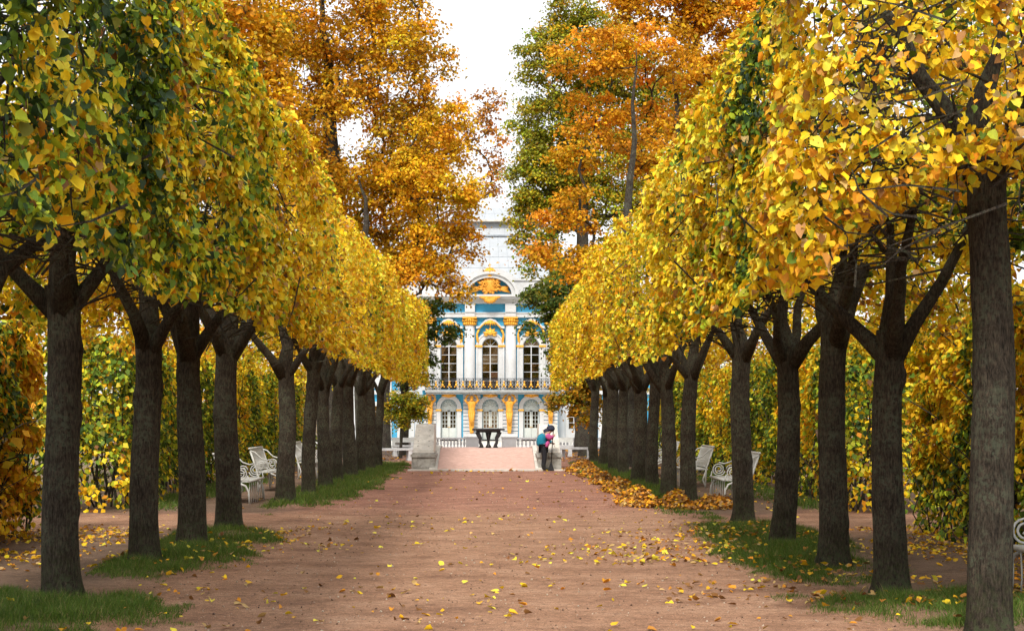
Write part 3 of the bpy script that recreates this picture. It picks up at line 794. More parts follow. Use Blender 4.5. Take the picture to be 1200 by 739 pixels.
big_tree('orange_maple_tree', 'orange maple spreading at the top behind the right row crowns, next to the sky', 800, 60,
         [(790, 0, 70, 45, 0), (850, 40, 60, 60, 0), (830, 110, 60, 60, 0), (760, -30, 60, 40, 0), (890, 0, 50, 60, 1)], ORM, 409, 0.3, 0.55, 100, 0.16, 0.9, 0.45, group=TG)
big_tree('spruce_tree', 'dark green tree with drooping layered branches close to the pavilion, right of the facade', 684, 66,
         [(640, 345, 32, 20, 0), (650, 380, 38, 18, 0), (665, 350, 34, 40, 1), (680, 400, 34, 40, 1), (660, 420, 26, 14, 0)], DKG, 410, 0.24, 0.45, 100, 0.13, 0.9, 0.32, hgt=8.3)
big_tree('young_maple_tree', 'small green and orange maple overhanging the pavilion corner beside the right row', 694, 61,
         [(668, 415, 30, 16, 0), (680, 450, 30, 22, 0), (665, 470, 24, 12, 0), (690, 430, 20, 40, 0), (690, 480, 20, 16, 0)], [{'orange': 3, 'gold': 2, 'olive': 3, 'green': 1.5}, {'green': 2, 'olive': 2, 'dark': 1}], 411, 0.1, 0.36, 100, 0.115, 0.9, 0.4, hgt=4.2)
big_tree('elm_tree', 'dark golden tree filling the upper right corner behind the foremost right crown', 1150, 34,
         [(1120, 40, 80, 80, 0), (1180, 120, 80, 100, 0), (1060, -10, 70, 60, 1), (1200, 230, 60, 60, 0), (1120, 180, 60, 70, 1)], [{'olive': 2, 'gold': 2.4, 'brown': 1, 'green': 1.2}, {'gold': 2, 'olive': 2, 'yellow': 1}], 412, 0.2, 0.5, 70, 0.14, 0.9, group=TG)
big_tree('elm_tree', 'golden tree showing below the crown at the left edge above the loose hedge', 20, 33,
         [(20, 250, 80, 80, 0), (60, 330, 60, 50, 0), (-20, 330, 60, 60, 0), (110, 290, 60, 60, 1)], [{'olive': 1, 'gold': 3, 'yellow': 2, 'orange': 1.2}, {'gold': 2, 'orange': 1.5, 'lime': 1}], 413, 0.2, 0.5, 70, 0.14, 0.9, group=TG)
# the thickets behind the hedges
for i, (x, d, hh, sd) in enumerate([(-10, 24, 4.6, 1), (-11.5, 31, 5.2, 2), (-10.5, 38, 4.8, 3), (-11, 46, 5.6, 4), (-10.5, 54, 5.5, 5), (10.5, 19, 4.6, 6), (11, 26, 4.6, 7), (10.5, 32, 5.0, 8), (11, 39, 5.2, 9), (10.5, 47, 5.4, 10), (11, 55, 5.6, 11), (-9.3, 20.0, 5.6, 12), (-14.2, 34, 6.2, 13), (-13.6, 27.5, 5.4, 14), (14.2, 31, 6.0, 15)]):
    s = 1800 / d; px = 571 + x * s
    q = lambda dx, z, rx, rz: (px + dx * s, 488 - (z - CAM_H) * s, rx * s, rz * s, 0)
    where = ('nearest', 'second', 'third', 'fourth', 'fifth', 'sixth', 'seventh')[i if i < 5 else (i - 5) % 6]
    lab = 'golden thicket tree glimpsed between hedge top and crowns, ' + where + (' on the left' if x < 0 else ' on the right')
    if i == 0: lab = 'golden thicket tree seen down the cross walk behind the left trunks'
    if i > 11: lab = ('deep golden thicket tree farther back behind the left hedge', 'golden thicket tree closing the view down the left cross walk', 'deep golden thicket tree farther back behind the right hedge')[i - 12]
    if i == 11: lab = 'golden thicket tree behind the loose hedge at the left edge'
    big_tree('thicket_tree', lab, px, d, [q(0, hh * .55, 2.2, hh * .4), q(-1.2, hh * .4, 1.5, hh * .3), q(1.2, hh * .42, 1.5, hh * .32)], BUS, 420 + sd, 0.12, 0.6, 48, 0.18, 0.55, 0.6, group='thicket trees behind the hedges')

# ================================================================ THE PAVILION
PD = 110.0; PS = 1800 / PD
LX = lambda px: (px - 574) / PS
LZ = lambda py: CAM_H + (488 - py) / PS
pav = empty('palace_pavilion', (3 / PS, PD, 0), 'turquoise and white baroque pavilion with gilded ornament closing the avenue', 'building')

def arc(cx, cz, r, a0, a1, n=16, sz=1.0):
    return [(cx + r * math.cos(a0 + (a1 - a0) * i / n), cz + r * math.sin(a0 + (a1 - a0) * i / n) * sz) for i in range(n + 1)]

def arch_wall(mb, x0, x1, z0, z1, cx, hw, zb, zs, y0, y1):
    """a bay of wall from x0 to x1 with a round-headed opening"""
    mb.box(x0, cx - hw, y0, y1, z0, z1); mb.box(cx + hw, x1, y0, y1, z0, z1)
    if zb > z0: mb.box(cx - hw, cx + hw, y0, y1, z0, zb)
    a = arc(cx, zs, hw, PI, 0, 16)
    mb.strip([(x, z1) for x, z in a], a, y0, y1)

rgl = random.Random(21)
ZB = LZ(457.5)                                     # top of the ground floor / balcony slab
ZE = LZ(372)                                       # top of upper wall, underside of architrave
BAYS = [526, 574.5, 622.6]
EDG = [495, 550.3, 598.5, 654]
wall = MB()
for i, c in enumerate(BAYS):
    arch_wall(wall, LX(EDG[i]), LX(EDG[i + 1]), -0.1, ZB, LX(c), 9.6 / PS, 0.05, LZ(477), 0, 0.45)
    arch_wall(wall, LX(EDG[i]), LX(EDG[i + 1]), ZB, ZE, LX(c), 9.8 / PS, ZB + 0.12, LZ(405.5), 0, 0.45)
wall.box(LX(495) , LX(495) + 0.3, 0.45, 9, -0.1, ZE); wall.box(LX(654) - 0.3, LX(654), 0.45, 9, -0.1, ZE)
wall.build('wall', 'blue', pav)
MB().box(LX(495) + .31, LX(654) - .31, 1.6, 8.6, 0, ZE - .05).build('unlit_interior', 'iron', pav)  # solid block, its black colour stands in for the shade inside

# arched windows of the upper floor
for i, c in enumerate(BAYS):
    cx, hw, zs, zb = LX(c), 9.8 / PS, LZ(405.5), ZB + 0.12
    f = MB()
    o = [(cx - hw, zb)] + arc(cx, zs, hw, PI, 0, 16) + [(cx + hw, zb)]
    q = hw - 0.05
    inn = [(cx - q, zb)] + arc(cx, zs, q, PI, 0, 16) + [(cx + q, zb)]
    f.strip(o, inn, 0.2, 0.28)
    f.box(cx - .035, cx + .035, 0.2, 0.28, zb, zs)                     # central post
    rows = [zb + (zs - zb) * k / 5 for k in range(6)]
    for k in range(1, 5): f.box(cx - q, cx + q, 0.215, 0.265, rows[k] - .018, rows[k] + .018)
    f.box(cx - q, cx + q, 0.19, 0.29, zs - .045, zs + .045)
    for a in (PI / 4, PI / 2, 3 * PI / 4): f.tube([(cx, .24, zs), (cx + math.cos(a) * q, .24, zs + math.sin(a) * q)], 0.02, 4)
    win = f.build('window', 'white', pav)
    for k in range(5):
        for s in (-1, 1):
            pw_, ph_ = (q - .035) / 2, (rows[k + 1] - rows[k]) / 2 - .01
            g = MB().box(-pw_, pw_, -.004, .004, -ph_, ph_).build('pane', 'glass', win, (cx + s * (q + .035) / 2, 0.25, (rows[k] + rows[k + 1]) / 2))
            g.rotation_euler = (R(rgl.uniform(1.2, 2.6)), 0, R(rgl.uniform(-1.8, 1.8)))
    fl = MB().prism([(x - cx, z - zs) for x, z in arc(cx, zs, q, 0, PI, 16)], -.004, .004).build('fanlight', 'glass', win, (cx, .25, zs)); fl.rotation_euler = (R(2.2), 0, R(1.2))
    # white architrave
    s = MB(); R2 = 16.2 / PS
    o = [(cx - R2, ZB)] + arc(cx, zs, R2, PI, 0, 18) + [(cx + R2, ZB)]
    inn = [(cx - hw, ZB)] + arc(cx, zs, hw, PI, 0, 18) + [(cx + hw, ZB)]
    s.strip(o, inn, -0.14, 0.0)
    o2 = [(cx - R2 - .03, ZB)] + arc(cx, zs, R2 + .03, PI, 0, 18) + [(cx + R2 + .03, ZB)]
    i2 = [(cx - R2 + .09, ZB)] + arc(cx, zs, R2 - .09, PI, 0, 18) + [(cx + R2 - .09, ZB)]
    s.strip(o2, i2, -0.2, -0.14)
    sur = s.build('window_surround', 'white', pav)
    for sg in (-1, 1): MB().box(cx + sg * (hw + R2) / 2 - .24, cx + sg * (hw + R2) / 2 + .24, -.24, 0, zs - .07, zs + .07).build('impost', 'gold', sur)
    # gilded shell over the arch
    k = MB(); zt = zs + R2
    for j in range(9):
        a = PI * (0.08 + 0.84 * j / 8); L = 0.52 if j % 2 == 0 else 0.40
        k.tube([(cx, -.2, zt - .12), (cx + math.cos(a) * L * .6, -.3, zt - .12 + math.sin(a) * L * .55), (cx + math.cos(a) * L, -.24, zt - .12 + math.sin(a) * L * .85)], [.1, .1, .045], 6)
    k.ball((cx, -.28, zt - .02), .19, 1.1, .7, 1.2)
    k.ball((cx - .3, -.24, zt - .2), .12, 1.3, .7, .8); k.ball((cx + .3, -.24, zt - .2), .12, 1.3, .7, .8)
    k.build('gilded_shell', 'gold', pav)
    # curved hood with gold key, gilded drapes down the sides
    hz = LZ(384); s2 = MB()
    hood = [(cx - 1.02, hz), (cx - .78, hz + .02), (cx - .6, hz + .22), (cx - .36, hz + .46), (cx, hz + .56), (cx + .36, hz + .46), (cx + .6, hz + .22), (cx + .78, hz + .02), (cx + 1.02, hz)]
    s2.strip([(x, z + .1) for x, z in hood], [(x, z - .06) for x, z in hood], -.3, 0)
    hd = s2.build('window_hood', 'white', pav)
    g = MB(); g.tube([(x, -.32, z - .1) for x, z in hood[1:-1]], .05, 5); g.build('gilded_moulding', 'gold', hd)
    g = MB()
    for j in range(5): g.tube([(cx, -.2, hz + .42), (cx + (j - 2) * .13, -.36, hz + .34), (cx + (j - 2) * .19, -.3, hz + .16 - .1 * (j == 2))], [.09, .09, .03], 6)
    g.ball((cx, -.3, hz + .42), .15, 1.6, .7, .8); g.build('gilded_key', 'gold', hd)
    for sg in (-1, 1):
        pts = []
        for j in range(9):
            t = j / 8
            pts.append((cx + sg * (0.78 + 0.30 * t ** 1.2 + 0.1 * math.sin(t * 6.0)), -.16 - .06 * math.sin(t * 5), hz - .12 - 1.25 * t))
        g = MB(); g.tube(pts, [.1, .085, .075, .08, .1, .1, .085, .07, .1], 6); g.build('gilded_drape', 'gold', pav)

# ground floor doors
for i, c in enumerate(BAYS):
    cx, hw, zs = LX(c), 9.6 / PS, LZ(480.5)
    dz = LZ(514.5); zar = LZ(477)
    s = MB(); R2 = 14.6 / PS
    o = [(cx - R2, 0)] + arc(cx, zar, R2, PI, 0, 18) + [(cx + R2, 0)]
    inn = [(cx - hw, 0)] + arc(cx, zar, hw, PI, 0, 18) + [(cx + hw, 0)]
    s.strip(o, inn, -0.12, 0.0)
    sur = s.build('door_surround', 'white', pav)
    for sg in (-1, 1): MB().box(cx + sg * (hw + R2) / 2 - .2, cx + sg * (hw + R2) / 2 + .2, -.19, 0, zs - .05, zs + .07).build('impost', 'gold', sur)
    d = MB(); q = hw - .02
    zp = LZ(501); m = .17
    for sg in (-1, 1):
        a, b = sorted((cx + sg * .01, cx + sg * q))
        d.box(a, b, .25, .31, dz, zp)                                  # lower panel
        d.box(a, a + .09, .25, .31, zp, zs); d.box(b - .09, b, .25, .31, zp, zs)
        d.box(a, b, .25, .31, zs - .08, zs)
        d.box((a + b) / 2 - .018, (a + b) / 2 + .018, .26, .3, zp, zs - .08)
        for k in range(1, 4): d.box(a + .09, b - .09, .26, .3, zp + (zs - .08 - zp) * k / 4 - .018, zp + (zs - .08 - zp) * k / 4 + .018)
    dr = d.build('door', 'doorpaint', pav)
    for sg in (-1, 1):
        a, b = sorted((cx + sg * .01, cx + sg * q))
        MB().box(a + .09, b - .09, .285, .292, zp, zs - .08).build('pane', 'glass', dr)
        MB().box(a + .1, b - .1, .235, .25, dz + .1, zp - .12).build('panel', 'doorpaint', dr)
        MB().ball((cx + sg * .06, .22, zp + .05), .035).build('knob', 'gold', dr)
    l = MB(); l.prism([(cx - q, zs + .001)] + arc(cx, zar, q, PI, 0, 16) + [(cx + q, zs + .001)], .27, .31)
    lu = l.build('lunette', 'doorpaint', dr)
    t = MB()
    for k in range(7): a = PI * (k + .5) / 7; t.tube([(cx + math.cos(a) * .14, .26, zar + .02 + math.sin(a) * .14), (cx + math.cos(a) * q * .78, .245, zar + .02 + math.sin(a) * q * .78)], [.03, .045], 5)
    t.tube([(x, .25, z) for x, z in arc(cx, zar, q * .86, PI * .02, PI * .98, 12)], .025, 4)
    t.build('lunette_relief', 'doorpaint', dr)
    MB().box(cx - hw, cx + hw, -.2, .3, dz - .16, dz - .02).build('threshold', 'iron', pav)
    k = MB(); zt = zar + R2
    for j in range(7):
        a = PI * (.05 + .9 * j / 6); L = .42 if j % 2 else .52
        k.tube([(cx, -.15, zt - .1), (cx + math.cos(a) * L, -.22, zt - .1 + math.sin(a) * L * .7)], [.12, .06], 6)
    k.ball((cx, -.24, zt + .04), .18, 1.3, .7, 1); k.build('gilded_keystone', 'ochre', pav)

# rusticated piers: white courses with recessed blue joints
for (a, b) in ((542.8, 563), (586.5, 607), (496, 511), (637, 653.5)):
    z = LZ(513)
    me = MB().box(0, LX(b) - LX(a), -.1, 0, 0, .215).mesh('course')
    while z < ZB - .35:
        link('course', me, 'white', pav, (LX(a), -0.001, z)); z += .262
    MB().box(LX(a) - .06, LX(b) + .06, -.2, 0, -.05, LZ(513) - .03).build('pier_base', 'white', pav)

# gilded herms carrying the balcony
def herm(px, zt, zb, w, y):
    cx = LX(px); H = zt - zb
    b = MB()
    prof = [(.10, 0), (.15, .015), (.13, .04), (.16, .10), (.2, .3), (.25, .46), (.27, .52), (.22, .58), (.27, .66), (.31, .72), (.28, .76), (.12, .795), (.11, .81)]
    b.lathe([(r * w, z * H) for r, z in prof], (cx, y, zb), 12, 1, .75)
    for k in range(3): b.tube([(cx + (k - 1) * .15 * w, y - .2 * w, zb + H * .5), (cx + (k - 1) * .1 * w, y - .24 * w, zb + H * .36), (cx + (k - 1) * .04 * w, y - .17 * w, zb + H * .2)], [.09 * w, .08 * w, .04 * w], 6)
    o = b.build('gilded_herm', 'ochre', pav)
    h = MB(); h.ball((cx, y - .05, zb + H * .86), .15 * w, .95, 1, 1.25)
    h.ball((cx, y - .15, zb + H * .82), .1 * w, 1, 1, 1.4); h.build('head', 'ochre', o)
    for s in (-1, 1):
        a = MB(); a.tube([(cx + s * .26 * w, y, zb + H * .73), (cx + s * .46 * w, y - .08, zb + H * .80), (cx + s * .34 * w, y - .02, zb + H * .9), (cx + s * .12 * w, y, zb + H * .955)], [.1 * w, .085 * w, .075 * w, .06 * w], 7)
        a.build('arm', 'ochre', o)
    c = MB(); c.box(cx - .3 * w, cx + .3 * w, y - .22, y + .2, zb + H * .95, zt); c.build('capital', 'ochre', o)
for px in (552.8, 596.8): herm(px, LZ(459.3), LZ(507.5), 1.0, -.62)
for px in (504, 645): herm(px, LZ(460), LZ(500), .85, -.35)
for px in (552.8, 596.8):
    b = MB(); b.box(LX(px) - .5, LX(px) + .5, -1.0, -.2, -.1, LZ(511)); b.box(LX(px) - .58, LX(px) + .58, -1.08, -.2, LZ(511), LZ(508)); b.build('herm_pedestal', 'white', pav)

# balcony
bal = MB(); BX0, BX1 = LX(499), LX(650); YB = -1.25
bal.box(BX0, BX1, YB, -.01, ZB - .13, ZB + .03); bal.box(BX0 + .1, BX1 - .1, YB + .12, -.01, ZB - .26, ZB - .13)
balc = bal.build('balcony', 'slab', pav)
zr = LZ(443.5); r = MB()
r.box(BX0, BX1, YB + .02, YB + .08, zr - .05, zr); r.box(BX0, BX1, YB + .03, YB + .07, ZB + .06, ZB + .1); r.box(BX0, BX1, YB + .035, YB + .065, zr - .16, zr - .13)
for s in (BX0, BX1): r.box(s - .03, s + .03, YB + .05, 0, zr - .05, zr)
r.build('railing', 'iron', balc)
nbar = 19; hb = zr - .16 - ZB - .1
for k in range(nbar + 1):
    x = BX0 + .04 + (BX1 - BX0 - .08) * k / nbar
    MB().box(x - .025, x + .025, YB + .03, YB + .07, ZB + .03, zr).build('baluster', 'iron', balc)
sc_i = MB(); sc_g = MB()
def spiral(c, r0, turns, sgn, y, n=16):
    return [(c[0] + sgn * r0 * (1 - .75 * i / n) * math.cos(2 * PI * turns * i / n + PI / 2), y, c[1] + r0 * (1 - .75 * i / n) * math.sin(2 * PI * turns * i / n + PI / 2)) for i in range(n + 1)]
pw = (BX1 - BX0 - .08) / nbar
for s in (-1, 1): sc_i.tube(spiral((s * pw * .22, hb * .32), hb * .27, 1.3, s, 0), .02, 4); sc_i.tube(spiral((-s * pw * .2, hb * .74), hb * .22, 1.2, s, 0), .018, 4)
mi = sc_i.mesh('scroll')
sc_g.ball((0, -.02, hb * .5), .075, 1.1, .4, 1.6); sc_g.ball((-.11, -.02, hb * .26), .045, 1, .4, 1); sc_g.ball((.11, -.02, hb * .26), .045, 1, .4, 1); sc_g.ball((0, -.02, hb * .86), .05, 1.6, .4, .8)
mg = sc_g.mesh('rosette')
for k in range(nbar):
    x = BX0 + .04 + pw * (k + .5)
    so = link('scroll', mi, 'iron', balc, (x, YB + .05, ZB + .1)); link('rosette', mg, 'gold', balc, (x, YB + .05, ZB + .1))
for px in (550.4, 598.5):
    MB().box(LX(px) - .32, LX(px) + .32, YB + .09, YB + .14, ZB + .12, zr - .18).build('railing_shield', 'slab', balc)

# giant half columns
for px in (503, 550.4, 598.5, 646):
    c = MB(); cx = LX(px); zc0, zc1 = ZB + .03, LZ(381.5); rr = 6.6 / PS
    c.box(cx - rr - .1, cx + rr + .1, -.56, 0, zc0, zc0 + .3)
    c.lathe([(rr + .09, .3), (rr + .1, .36), (rr + .02, .42), (rr, .5), (rr, (zc1 - zc0) * .4), (rr * .9, zc1 - zc0)], (cx, -.08, zc0), 20)
    col = c.build('column', 'white', pav)
    k = MB(); k.lathe([(rr * .92, 0), (rr * 1.0, .12), (rr * 1.08, .34), (rr * 1.22, .5)], (cx, -.08, zc1), 12)
    for j in range(10):
        a = PI + PI * j / 9
        for (zz, ro) in ((.14, 1.06), (.36, 1.2)): k.ball((cx + math.cos(a) * rr * ro, -.08 + math.sin(a) * rr * ro, zc1 + zz), .085, 1, 1, 1.3, 6, 4)
    k.box(cx - rr * 1.25, cx + rr * 1.25, -.6, .0, zc1 + .5, zc1 + .6)
    k.build('capital', 'gold', col)

# entablature, blue frieze panels, cornice
e = MB(); x0, x1 = LX(494), LX(655)
e.box(x0, x1, -.3, .6, ZE, LZ(367.3)); e.box(x0 - .08, x1 + .08, -.36, .6, LZ(367.3), LZ(366.2))
arch_ = e.build('architrave', 'white', pav)
MB().box(x0, x1, -.12, .6, LZ(366.2), LZ(356)).build('frieze', 'blue', pav)
for (a, b) in ((545, 556.5), (592, 604.5), (496, 509), (639, 653)):
    MB().box(LX(a), LX(b), -.5, -.12, LZ(366.2), LZ(356)).build('frieze_block', 'white', pav)
    MB().box(LX(a), LX(b), -.5, -.3, ZE, LZ(367.3)).build('architrave_block', 'white', pav)
for i, (py0, py1, pr) in enumerate(((356, 353.5, .45), (353.5, 351, .62), (351, 348.6, .85), (348.6, 346, 1.0))):
    MB().box(x0 - pr * .3, x1 + pr * .3, -pr, .6, LZ(py0), LZ(py1)).build('cornice', 'white', pav)
# segmental pediment with the coat of arms
cz = LZ(346); cxp = 0.0; Rp = 31.5 / PS
o = arc(cxp, cz, Rp, PI, 0, 24, .80); i2 = arc(cxp, cz, Rp - .38, PI, 0, 24, .78)
p = MB(); p.strip(o, i2, -.85, .3); p.strip(arc(cxp, cz, Rp + .1, PI, 0, 24, .81), arc(cxp, cz, Rp - .1, PI, 0, 24, .80), -1.0, -.85)
pd = p.build('pediment', 'white', pav)
MB().prism(arc(cxp, cz + .001, Rp - .36, 0, PI, 24, .78), -.25, .3).build('tympanum', 'blue', pd)
g = MB(); zc = LZ(335)
g.ball((0, -.55, zc), .48, 1.0, .5, 1.15, 14, 9)
rg = random.Random(3)
for j in range(26):
    a = 2 * PI * j / 26; L = .62 + .14 * (j % 3)
    g.tube([(math.cos(a) * .35, -.5, zc + math.sin(a) * .42), (math.cos(a + .25) * L * .8, -.68, zc + math.sin(a + .25) * L * .68), (math.cos(a + .1) * L * 1.05, -.55, zc + math.sin(a + .1) * L * .78)], [.1, .11, .05], 6)
for s in (-1, 1):
    for j in range(4): g.tube([(s * .6, -.4, zc - .2), (s * (1.0 + .12 * j), -.5, zc - .38 + .1 * j), (s * (1.2 + .1 * (3 - j)), -.42, zc - .52 + .09 * j)], [.12, .09, .035], 6)
    g.tube([(s * .35 + q[0], q[1], q[2]) for q in spiral((0, zc + .1), .2, 1.4, s, -.78)], .05, 5)
g.build('coat_of_arms', 'ochre', pd)
g = MB(); zt = LZ(325)
g.lathe([(.22, 0), (.3, .1), (.26, .16), (.2, .2), (.32, .34), (.36, .5), (.24, .62), (.08, .68), (.05, .74)], (0, -.62, zt - .05), 12)
for j in range(8): a = 2 * PI * j / 8; g.tube([(math.cos(a) * .26, -.62 + math.sin(a) * .26, zt + .08), (math.cos(a) * .4, -.62 + math.sin(a) * .4, zt + .38), (math.cos(a) * .2, -.62 + math.sin(a) * .2, zt + .6)], .045, 5)
g.box(-.025, .025, -.645, -.595, zt + .66, zt + .98); g.box(-.1, .1, -.64, -.6, zt + .8, zt + .85)
g.build('gilded_crown', 'gold', pd)
g = MB(); zq = LZ(350)
for j in range(9):
    a = PI + PI * j / 8; L = .75 if j in (0, 8) else .55
    g.tube([(0, -.98, zq), (math.cos(a) * L * .6, -1.1, zq + math.sin(a) * L * .6), (math.cos(a) * L, -1.0, zq + math.sin(a) * L * .85 + .06)], [.12, .13, .05], 6)
g.build('gilded_leaf_drop', 'ochre', pav)

# attic, roof of pale sheets with seams, upper tier
a = MB(); a.box(LX(497), LX(652), -.2, .9, LZ(346), LZ(329)); a.box(LX(495.5), LX(653.5), -.32, 1.0, LZ(329), LZ(326.5)); a.build('attic', 'white', pav)
a = MB(); o = arc(0, LZ(346), 2.35, PI * .86, PI * .14, 18, .78)
a.strip([(x, z + .12) for x, z in o], [(x, LZ(346)) for x, z in o], -.1, .45); a.build('attic_arch', 'white', pav)
def roof_tier(x0b, x1b, yb, zb, x0t, x1t, yt, zt, yback, rows, cols, nm='roof'):
    b = MB()
    b.add([(x0b, yb, zb), (x1b, yb, zb), (x1b, yback, zb), (x0b, yback, zb), (x0t, yt, zt), (x1t, yt, zt), (x1t, yback - (yt - yb), zt), (x0t, yback - (yt - yb), zt)],
          [(0, 3, 2, 1), (4, 5, 6, 7), (0, 1, 5, 4), (1, 2, 6, 5), (2, 3, 7, 6), (3, 0, 4, 7)])
    core = b.build(nm, 'lead', pav)
    N_ = Vector((0, -(zt - zb), (yt - yb))).normalized()
    def pt(u, v, h):
        xb = x0b + (x1b - x0b) * u; xt = x0t + (x1t - x0t) * u
        return Vector((xb + (xt - xb) * v, yb + (yt - yb) * v, zb + (zt - zb) * v)) + N_ * h
    gp = .012
    for i in range(rows):
        for j in range(cols):
            u0, u1, v0, v1 = j / cols, (j + 1) / cols, i / rows, (i + 1) / rows
            du, dv = gp / (x1b - x0b), gp / math.hypot(zt - zb, yt - yb)
            h = .02 + .006 * ((i * 7 + j * 3) % 3)
            q = [(u0 + du, v0 + dv), (u1 - du, v0 + dv), (u1 - du, v1 - dv), (u0 + du, v1 - dv)]
            v = [pt(a_, b_, .002) for a_, b_ in q] + [pt(a_, b_, h) for a_, b_ in q]
            MB().add(v, [(4, 5, 6, 7), (0, 1, 5, 4), (1, 2, 6, 5), (2, 3, 7, 6), (3, 0, 4, 7)]).build('roof_sheet', 'roof', core)
roof_tier(LX(492), LX(656), .2, LZ(326.4), LX(508), LX(640), 3.0, LZ(271), 10, 4, 14)
MB().box(LX(506), LX(642), 2.8, 9, LZ(271), LZ(269.3)).build('roof_ledge', 'lead', pav)
roof_tier(LX(511), LX(637), 3.2, LZ(269.3), LX(513), LX(635), 3.6, LZ(253), 8.6, 1, 14, 'drum')
MB().box(LX(508), LX(640), 2.95, 9, LZ(253), LZ(251)).build('drum_ledge', 'palestone', pav)
roof_tier(LX(511), LX(637), 3.3, LZ(251), LX(540), LX(608), 5.6, LZ(231), 8.6, 2, 9, 'dome')

# side wings, set back
for sg in (-1, 1):
    A = lambda px: sg * abs(LX(px))          # mirrored about the middle
    def bx(mb, p0, p1, y0, y1, z0, z1):
        a, b = sorted((sg * p0, sg * p1)); mb.box(a, b, y0, y1, z0, z1)
    W0, W1 = 4.85, 12.5
    m = MB(); bx(m, W0, W1, 1.6, 7.5, -.1, ZE); m.build('wing_wall', 'blue', pav)
    m = MB(); bx(m, W0 + .02, W1, 1.3, 1.6, ZE, LZ(367)); bx(m, W0 + .02, W1 + .3, 1.0, 7.8, LZ(355), LZ(346)); bx(m, W0 + .02, W1, 1.35, 1.6, ZB - .25, ZB + .05); m.build('wing_cornice', 'white', pav)
    m = MB(); bx(m, W0 + .3, W1 + .2, 1.4, 7.4, LZ(346), LZ(330)); m.build('wing_attic', 'white', pav)
    for p0 in (4.95, 7.15, 9.4):
        m = MB(); bx(m, p0 - .02, p0 + .5, 1.42, 1.6, -.05, ZE); m.build('pilaster', 'white', pav)
    for p0 in (6.1, 8.5, 10.8):
        for (za, zb2) in ((LZ(514), LZ(472)), (ZB + .3, LZ(400))):
            m = MB(); bx(m, p0 - .62, p0 + .62, 1.5, 1.6, za - .1, zb2 + .12); w_ = m.build('window_surround', 'white', pav)
            m = MB(); bx(m, p0 - .36, p0 + .36, 1.46, 1.5, za + .75, zb2 - .2); m.build('pane', 'glass', w_)
            m = MB(); bx(m, p0 - .03, p0 + .03, 1.43, 1.46, za + .75, zb2 - .2)
            for k in range(1, 4): z = za + .75 + (zb2 - .95 - za) * k / 4; bx(m, p0 - .36, p0 + .36, 1.44, 1.46, z - .015, z + .015)
            m.build('muntin', 'white', w_)

# ---------------------------------------------------------------- balustrade in front of the pavilion
BY = 82.0; bs = 1800 / BY
balu = empty('stone_balustrade', (0, BY, 0), 'low white stone balustrade with turned balusters in front of the pavilion', 'balustrade')
prof = [(.05, 0), (.055, .03), (.035, .06), (.04, .1), (.07, .2), (.06, .27), (.032, .36), (.045, .4), (.055, .44)]
bme = MB().lathe(prof, (0, 0, 0), 8).mesh('baluster')
XB = lambda px: (px - 571) / bs
posts = [(438, 447), (483, 489), (504, 511), (546, 561), (588, 605), (628, 634), (645, 651), (679, 686), (710, 718)]
zb0, ztop = .06, .54
for a, b in posts:
    m = MB(); m.box(XB(a), XB(b), -.17, .17, -.05, .56); m.box(XB(a) - .03, XB(b) + .03, -.2, .2, .56, .62); m.build('post', 'white', balu)
for (a, b) in zip(posts[:-1], posts[1:]):
    x0, x1 = XB(a[1]), XB(b[0])
    if a[0] == 546: continue                                          # the way through to the middle door
    m = MB(); m.box(x0, x1, -.13, .13, -.05, .06); m.build('base_rail', 'white', balu)
    m = MB(); m.box(x0, x1, -.14, .14, .5, .59); m.build('top_rail', 'white', balu)
    k = max(1, int((x1 - x0) / .175))
    for j in range(k): link('baluster', bme, 'white', balu, (x0 + (x1 - x0) * (j + .5) / k, 0, .06))
V, F = grid(-30, 30, 81, 112, 20, 20, lambda x, y: x * 0 - .03)
tag(link('terrace', np_mesh('terrace', V, F), 'palestone'), kind='structure')

# ================================================================ RAMP, PARAPETS, TABLE
RY0, RY1, RZ = 48.7, 52.0, 0.63
m = MB(); rx0, rx1 = -1.58, 1.52
m.add([(rx0, RY0, -.05), (rx1, RY0, -.05), (rx1, RY0, .03), (rx0, RY0, .03), (rx0, RY1, RZ), (rx1, RY1, RZ), (rx0, RY1 + 2.2, RZ), (rx1, RY1 + 2.2, RZ), (rx0, RY1 + 5.6, -.05), (rx1, RY1 + 5.6, -.05)],
      [(0, 1, 2, 3), (3, 2, 5, 4), (4, 5, 7, 6), (6, 7, 9, 8), (0, 3, 4, 6, 8), (1, 9, 7, 5, 2)])
tag(m.build('ramp', 'pink'), kind='structure')
for sg, x0, x1 in ((-1, rx0 - .26, rx0 - .004), (1, rx1 + .004, rx1 + .26)):
    m = MB(); m.add([(x0, RY0 - .12, -.05), (x1, RY0 - .12, -.05), (x1, RY0 - .12, .07), (x0, RY0 - .12, .07), (x0, RY1, RZ + .07), (x1, RY1, RZ + .07), (x0, RY1 + 2.2, RZ + .07), (x1, RY1 + 2.2, RZ + .07), (x0, RY1 + 5.6, -.05), (x1, RY1 + 5.6, -.05)],
                    [(0, 1, 2, 3), (3, 2, 5, 4), (4, 5, 7, 6), (6, 7, 9, 8), (0, 3, 4, 6, 8), (1, 9, 7, 5, 2)])
    tag(m.build('ramp_kerb', 'palestone'), kind='structure')
m = MB().box(-2.5, 2.5, RY0 - .5, RY0 - .125, -.05, .045); tag(m.build('kerb', 'palestone'), kind='structure')

